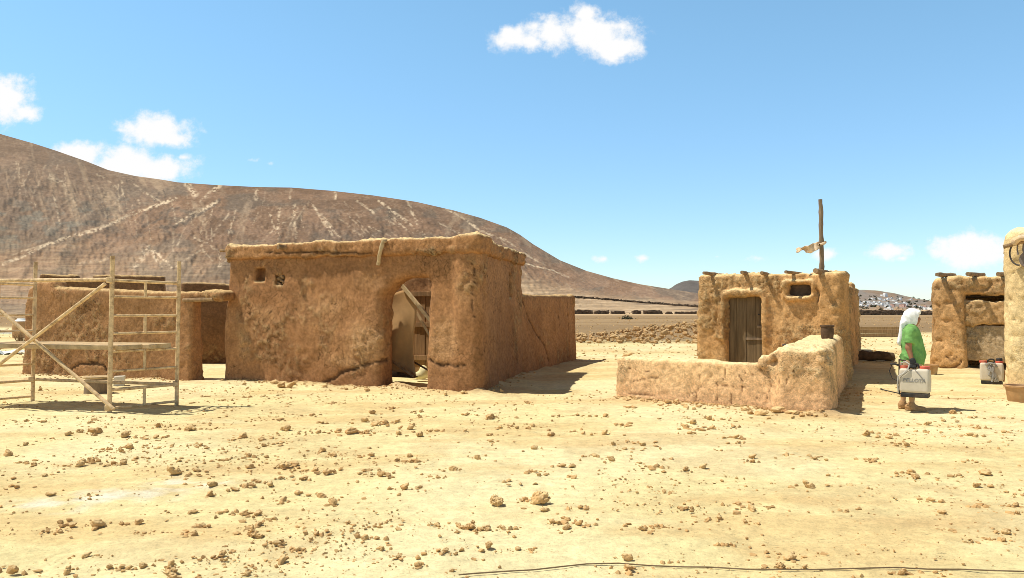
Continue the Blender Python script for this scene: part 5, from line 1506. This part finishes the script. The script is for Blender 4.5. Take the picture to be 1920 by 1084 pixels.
RC = [(150,190,45),(285,233,42),(60,215,60),(20,240,60),(110,255,50),(160,245,50),(40,275,45),(295,300,40),(315,332,32),(217,378,26),(1030,275,58),(1150,285,50),(1190,270,36),(1250,333,46),(1505,155,45),(1365,212,45),(1455,195,30),(1600,180,30),(1545,225,28),(1655,233,30),(1635,280,36),(1775,183,26),(1790,257,32),(1350,250,30),(385,408,55),(390,435,40),(575,403,26),(710,408,40),(740,420,40),(110,463,60),(20,475,50),(1048,415,24),(1075,425,36),(1275,490,70),(1300,515,60),(1690,488,80),(1535,510,24),(1640,565,46),(710,565,70),(935,565,46),(870,520,20),(1395,638,40),(1637,675,28),(915,700,32),(1450,705,60),(310,672,28),(385,690,70),(25,692,28),(210,742,50),(1870,718,50),(1860,672,50),(1800,808,55),(1790,853,50),(1740,850,26),(1615,862,28),(1490,803,30),(545,1018,62),(595,1030,30),(680,1020,40),(445,1030,18),(595,960,80),(610,935,50),(540,940,30),(245,902,30),(1220,1035,50),(1410,1030,40),(350,768,30),(1640,430,24)]
SPECIAL = {('M', 6): None}
LBL = {('M', 1110): ('largest pale pitted rock in the middle foreground', 'rock'), ('M', 865): ('second largest pitted rock, just left of the largest foreground rock', 'rock'),
       ('M', 830): ('lone brown clod on bare sand in front of the large house shadow', 'clod'), ('R', 1030): ('tan rock on the sand between the yard wall shadow and the man', 'rock'),
       ('L', 1415): ('pointed brown rock in the lower left foreground', 'rock'), ('L', 955): ('broad dark clod cut by the bottom edge at lower left', 'clod'), ('R', 545): ('blocky rock lying just above the cable at bottom right', 'rock'),
       ('R', 1505): ('round pale stone lying across the tip of the man\'s shadow', 'stone'), ('M', 722): ('biggest clod in the row at the middle foreground', 'clod'), ('L', 225): ('brown stone behind the left scaffold post', 'stone')}
GR = {'L': ('dry brown mud clod on the sand in the left part of the yard', 'clods in the left part of the yard'), 'M': ('dry brown mud clod on the sand in the middle of the yard', 'clods in the middle of the yard'), 'R': ('dry tan mud clod on the sand in the right part of the yard', 'clods in the right part of the yard')}
random.seed(99)
allc = [('L', 0, *t) for t in LC] + [('M', 640, *t) for t in MC] + [('R', 1280, *t) for t in RC]
def put_clod(x, y, w, zs=None, label=None, cat='clod', group=None, name='mud_clod', mesh=None, z=None):
    o = bpy.data.objects.new(name, mesh or random.choice(CM)); COL.objects.link(o)
    s = w
    zs = zs or random.uniform(.55, .85)
    s *= 1.08; o.scale = (s * random.uniform(.85, 1.1), s * random.uniform(.75, 1.15), s * zs)
    o.rotation_euler = (random.uniform(-.4, .4), random.uniform(-.4, .4), random.uniform(0, 6.28))
    o.location = (x, y, (gz1(x, y) if z is None else z) + s * zs * .26)
    return setp(o, label, cat, group)
for (reg, ox, cx_, cy_, w) in allc:
    pxx, pyy = ox + cx_ / 2.978, 720 + (cy_ + w * .22) / 2.978
    x, y = gpt(pxx, pyy)
    ww = (w / 2.978) * y / F
    lb = LBL.get((reg, cx_))
    if lb and not (reg == 'M' and cx_ == 830 and cy_ > 500) and not (reg == 'L' and cx_ == 225 and cy_ > 60):
        put_clod(x, y, ww * 1.08, .78 if ww > .12 else .75, lb[0], lb[1], None, 'rock' if lb[1] == 'rock' else 'mud_clod', random.choice(BM_))
        LBL.pop((reg, cx_))
    else:
        put_clod(x, y, ww, None, GR[reg][0], 'clod', GR[reg][1])
        if w >= 55:                                     # crumbs broken off the bigger clods
            pass
# stones at wall feet
foot = [(1405, 776, 16), (1425, 778, 26), (1455, 774, 28), (1470, 768, 20), (1478, 776, 16), (1492, 777, 18), (1503, 781, 14), (1515, 779, 16), (1528, 781, 12), (1548, 781, 12), (1395, 770, 12), (1250, 757, 14), (1268, 757, 18), (1285, 764, 14), (1310, 764, 12), (1440, 783, 12), (1485, 784, 12), (1175, 752, 9), (1300, 768, 10), (1238, 761, 9)]
for x_, y_, w in foot:
    x, y = gpt(x_, y_); put_clod(x, y - .03, w * y / F, .7, 'pale stone lying at the foot of the low yard wall', 'stone', 'stones at the foot of the yard wall', 'stone')
foot = [(518, 722, 18), (528, 727, 20), (545, 727, 18), (533, 717, 18), (524, 714, 14), (552, 723, 12), (610, 727, 12), (650, 730, 10), (690, 733, 12), (868, 738, 12), (836, 740, 12), (940, 735, 12), (925, 735, 9), (460, 722, 9)]
for x_, y_, w in foot:
    x, y = gpt(x_, y_); put_clod(x, y - .05, w * y / F, .75, 'tan stone lying at the foot of the large adobe house', 'stone', 'stones at the foot of the large house', 'stone')
pp = at(1172, 659, 14.9); put_clod(pp[0] + .03, pp[1], .24, .6, 'pink stone resting on the left end of the yard wall', 'stone', None, 'stone', None, .72)
# stones of the rubble heap in the field
M['rubble'] = mat_clod('rubble_stone_brown')
for nd in M['rubble'].node_tree.nodes:
    if nd.type == 'MIX':
        for i_ in (6, 7):
            c_ = nd.inputs[i_].default_value; nd.inputs[i_].default_value = (c_[0] * .74, c_[1] * .72, c_[2] * .74, 1)
RM = []
for me_ in CM:
    m2 = me_.copy(); m2.name = 'rubble_stone'; m2.materials[0] = M['rubble']; RM.append(m2)
random.seed(15)
for k in range(250):
    t = random.random() ** .8
    px0 = 1066 + t * 262
    hgt = np.interp(px0, [1066, 1120, 1180, 1260, 1330], [.12, .22, .42, .62, .85])
    D = random.uniform(37.0, 43.5)
    fr_ = (D - 37.0) / 6.5
    x = (px0 - CX) / F * D
    z = hgt * 1.25 * math.sin(min(fr_ * 1.9, 1.57)) * random.uniform(.75, 1.0)
    s = random.choice([.22, .26, .3, .34, .42]) * random.uniform(.8, 1.1)
    put_clod(x, D, s, .75, 'rounded tan stone in the long rubble heap between the houses', 'stone', 'stones in the rubble heap', 'rubble_stone', random.choice(RM), z - .03)

CLODP = [(o.location.x, o.location.y, o.scale.x) for o in COL.objects if o.name.startswith('mud_clod')]
# pebbles and crumbs: stuff
def scatter(name, label, n, fpos, fsize, seed, sub=1):
    rs = np.random.RandomState(seed)
    bm = bmesh.new(); bmesh.ops.create_icosphere(bm, subdivisions=sub, radius=.5)
    bv = np.array([v.co[:] for v in bm.verts], np.float32); bf = np.array([[v.index for v in f.verts] for f in bm.faces], np.int32); bm.free()
    X, Y = fpos(rs, n); n = len(X); S = fsize(rs, n, X, Y)
    Z = gz(X, Y)
    nv = len(bv)
    jit = 1 + .38 * rs.randn(n, nv, 1).astype(np.float32).clip(-1.2, 1.2)
    a = rs.rand(n) * 6.28; ca, sa = np.cos(a)[:, None], np.sin(a)[:, None]
    q = bv[None] * jit * np.stack([rs.uniform(.7, 1.4, n), rs.uniform(.7, 1.2, n), rs.uniform(.4, .85, n)], 1)[:, None, :]
    x = (q[..., 0] * ca - q[..., 1] * sa); y = (q[..., 0] * sa + q[..., 1] * ca)
    V = np.stack([x * S[:, None] + X[:, None], y * S[:, None] + Y[:, None], q[..., 2] * S[:, None] + (Z + S * .12)[:, None]], -1).reshape(-1, 3)
    Fc = (bf[None] + (np.arange(n) * nv)[:, None, None]).reshape(-1, 3)
    o = link(name, mesh_np(name, V, None, False, None, Fc), M['pebble']); return setp(o, label, 'pebbles', kind='stuff')
M['pebble'] = mat_plain('pebble', (.52, .32, .14), .95, .3, 3, .2, .01, (.62, .46, .24), .7, coord='w')
def fpos(rs, n):
    D = 4.3 * (17.5 / 4.3) ** rs.rand(n * 3); u = rs.uniform(-.72, .72, n * 3)
    X, Y = u * D, D
    p = np.stack([X, Y, 0 * X], 1)
    w = sstep(-.25, .45, fbm(p, .7, 3, off=60)) * .9 + .1
    left = .55 + .45 * (1 - sstep(-2, 4, X))
    k = rs.rand(n * 3) < w * left
    for P, Q in ((AP, AQ), (AQ, AR), (LP, LQ)):
        dx, dy = Q[0] - P[0], Q[1] - P[1]
        k &= ~((((X - P[0]) * -dy + (Y - P[1]) * dx) > -.0) & (((X - P[0]) * dx + (Y - P[1]) * dy) / (dx * dx + dy * dy) < 1) & (((X - P[0]) * dx + (Y - P[1]) * dy) > 0)) if P is AP else True
    return X[k][:n], Y[k][:n]
scatter('pebbles', 'tiny crumbs and pebbles scattered over the sandy yard', 8500, fpos, lambda rs, n, X, Y: (.007 + .030 * rs.rand(n) ** 3.0) * (Y / 8) ** .45, 3)
def fpos2(rs, n):
    D = 22 * (150 / 22) ** rs.rand(n); u = rs.uniform(-.72, .72, n); 
    keep = D > np.where(u * D > 0, 24, 26)
    return (u * D)[keep], D[keep]
scatter('field_stones', 'loose stones and soil lumps covering the ploughed field', 9000, fpos2, lambda rs, n, X, Y: (.03 + .10 * rs.rand(n) ** 2) * (Y / 40) ** .5, 5)
def fpos3(rs, n):
    xs, ys = [], []
    for P, Q, w in ((AP, AQ, 1), (YP, YQ, 1), (LP, LQ, .6), (YQ, CQ, .4), (AQ, AR, .3)):
        m_ = int(n * w / 3.3); t = rs.rand(m_); o_ = rs.exponential(.13, m_) + .06
        L = math.hypot(Q[0] - P[0], Q[1] - P[1]); tx, ty = (Q[0] - P[0]) / L, (Q[1] - P[1]) / L
        xs.append(P[0] + tx * L * t + ty * o_); ys.append(P[1] + ty * L * t - tx * o_)
    return np.concatenate(xs), np.concatenate(ys)
scatter('wall_crumbs', 'crumbled mud bits along the feet of the adobe walls', 1600, fpos3, lambda rs, n, X, Y: .015 + .05 * rs.rand(n) ** 2, 9)

def fpos4(rs, n):
    k = rs.randint(0, len(CLODP), n); a = rs.rand(n) * 6.28; c_ = np.array(CLODP)[k]
    r_ = c_[:, 2] * (.45 + rs.exponential(.7, n))
    return (c_[:, 0] + 1.7 * r_ * np.cos(a)).astype(np.float32), (c_[:, 1] + r_ * np.sin(a)).astype(np.float32)
scatter('clod_crumbs', 'small mud crumbs broken off around the larger clods', 2300, fpos4, lambda rs, n, X, Y: (.012 + .05 * rs.rand(n) ** 2.5) * (Y / 8) ** .4, 12)

# cable
cp = [(860, 1087), (890, 1084), (950, 1080), (1000, 1077), (1050, 1071), (1100, 1065), (1160, 1062), (1220, 1065), (1280, 1066), (1330, 1066), (1400, 1070), (1480, 1073), (1520, 1072), (1560, 1070), (1620, 1065), (1680, 1061.5), (1740, 1064), (1800, 1066), (1870, 1069), (1960, 1072)]
pts = []
for (x, y) in cp:
    p = gpt(x, y); pts.append((p[0], p[1], gz1(*p) + .012))
mb = MB(); mb.path(pts, .0045, 7)
setp(mb.build('cable', M['cable'], smooth=True), 'thin dusty cable lying across the bottom of the sandy yard', 'cable')

# ------------------------------------------------------------------ render settings
SC.view_settings.view_transform = 'Standard'; SC.view_settings.look = 'None'; SC.view_settings.exposure = 0; SC.view_settings.gamma = 1
SC.render.engine = 'CYCLES'
SC.cycles.max_bounces = 5; SC.cycles.diffuse_bounces = 3
SC.cycles.use_denoising = True
SC.cycles.pixel_filter_type = 'BLACKMAN_HARRIS'; SC.cycles.filter_width = .85
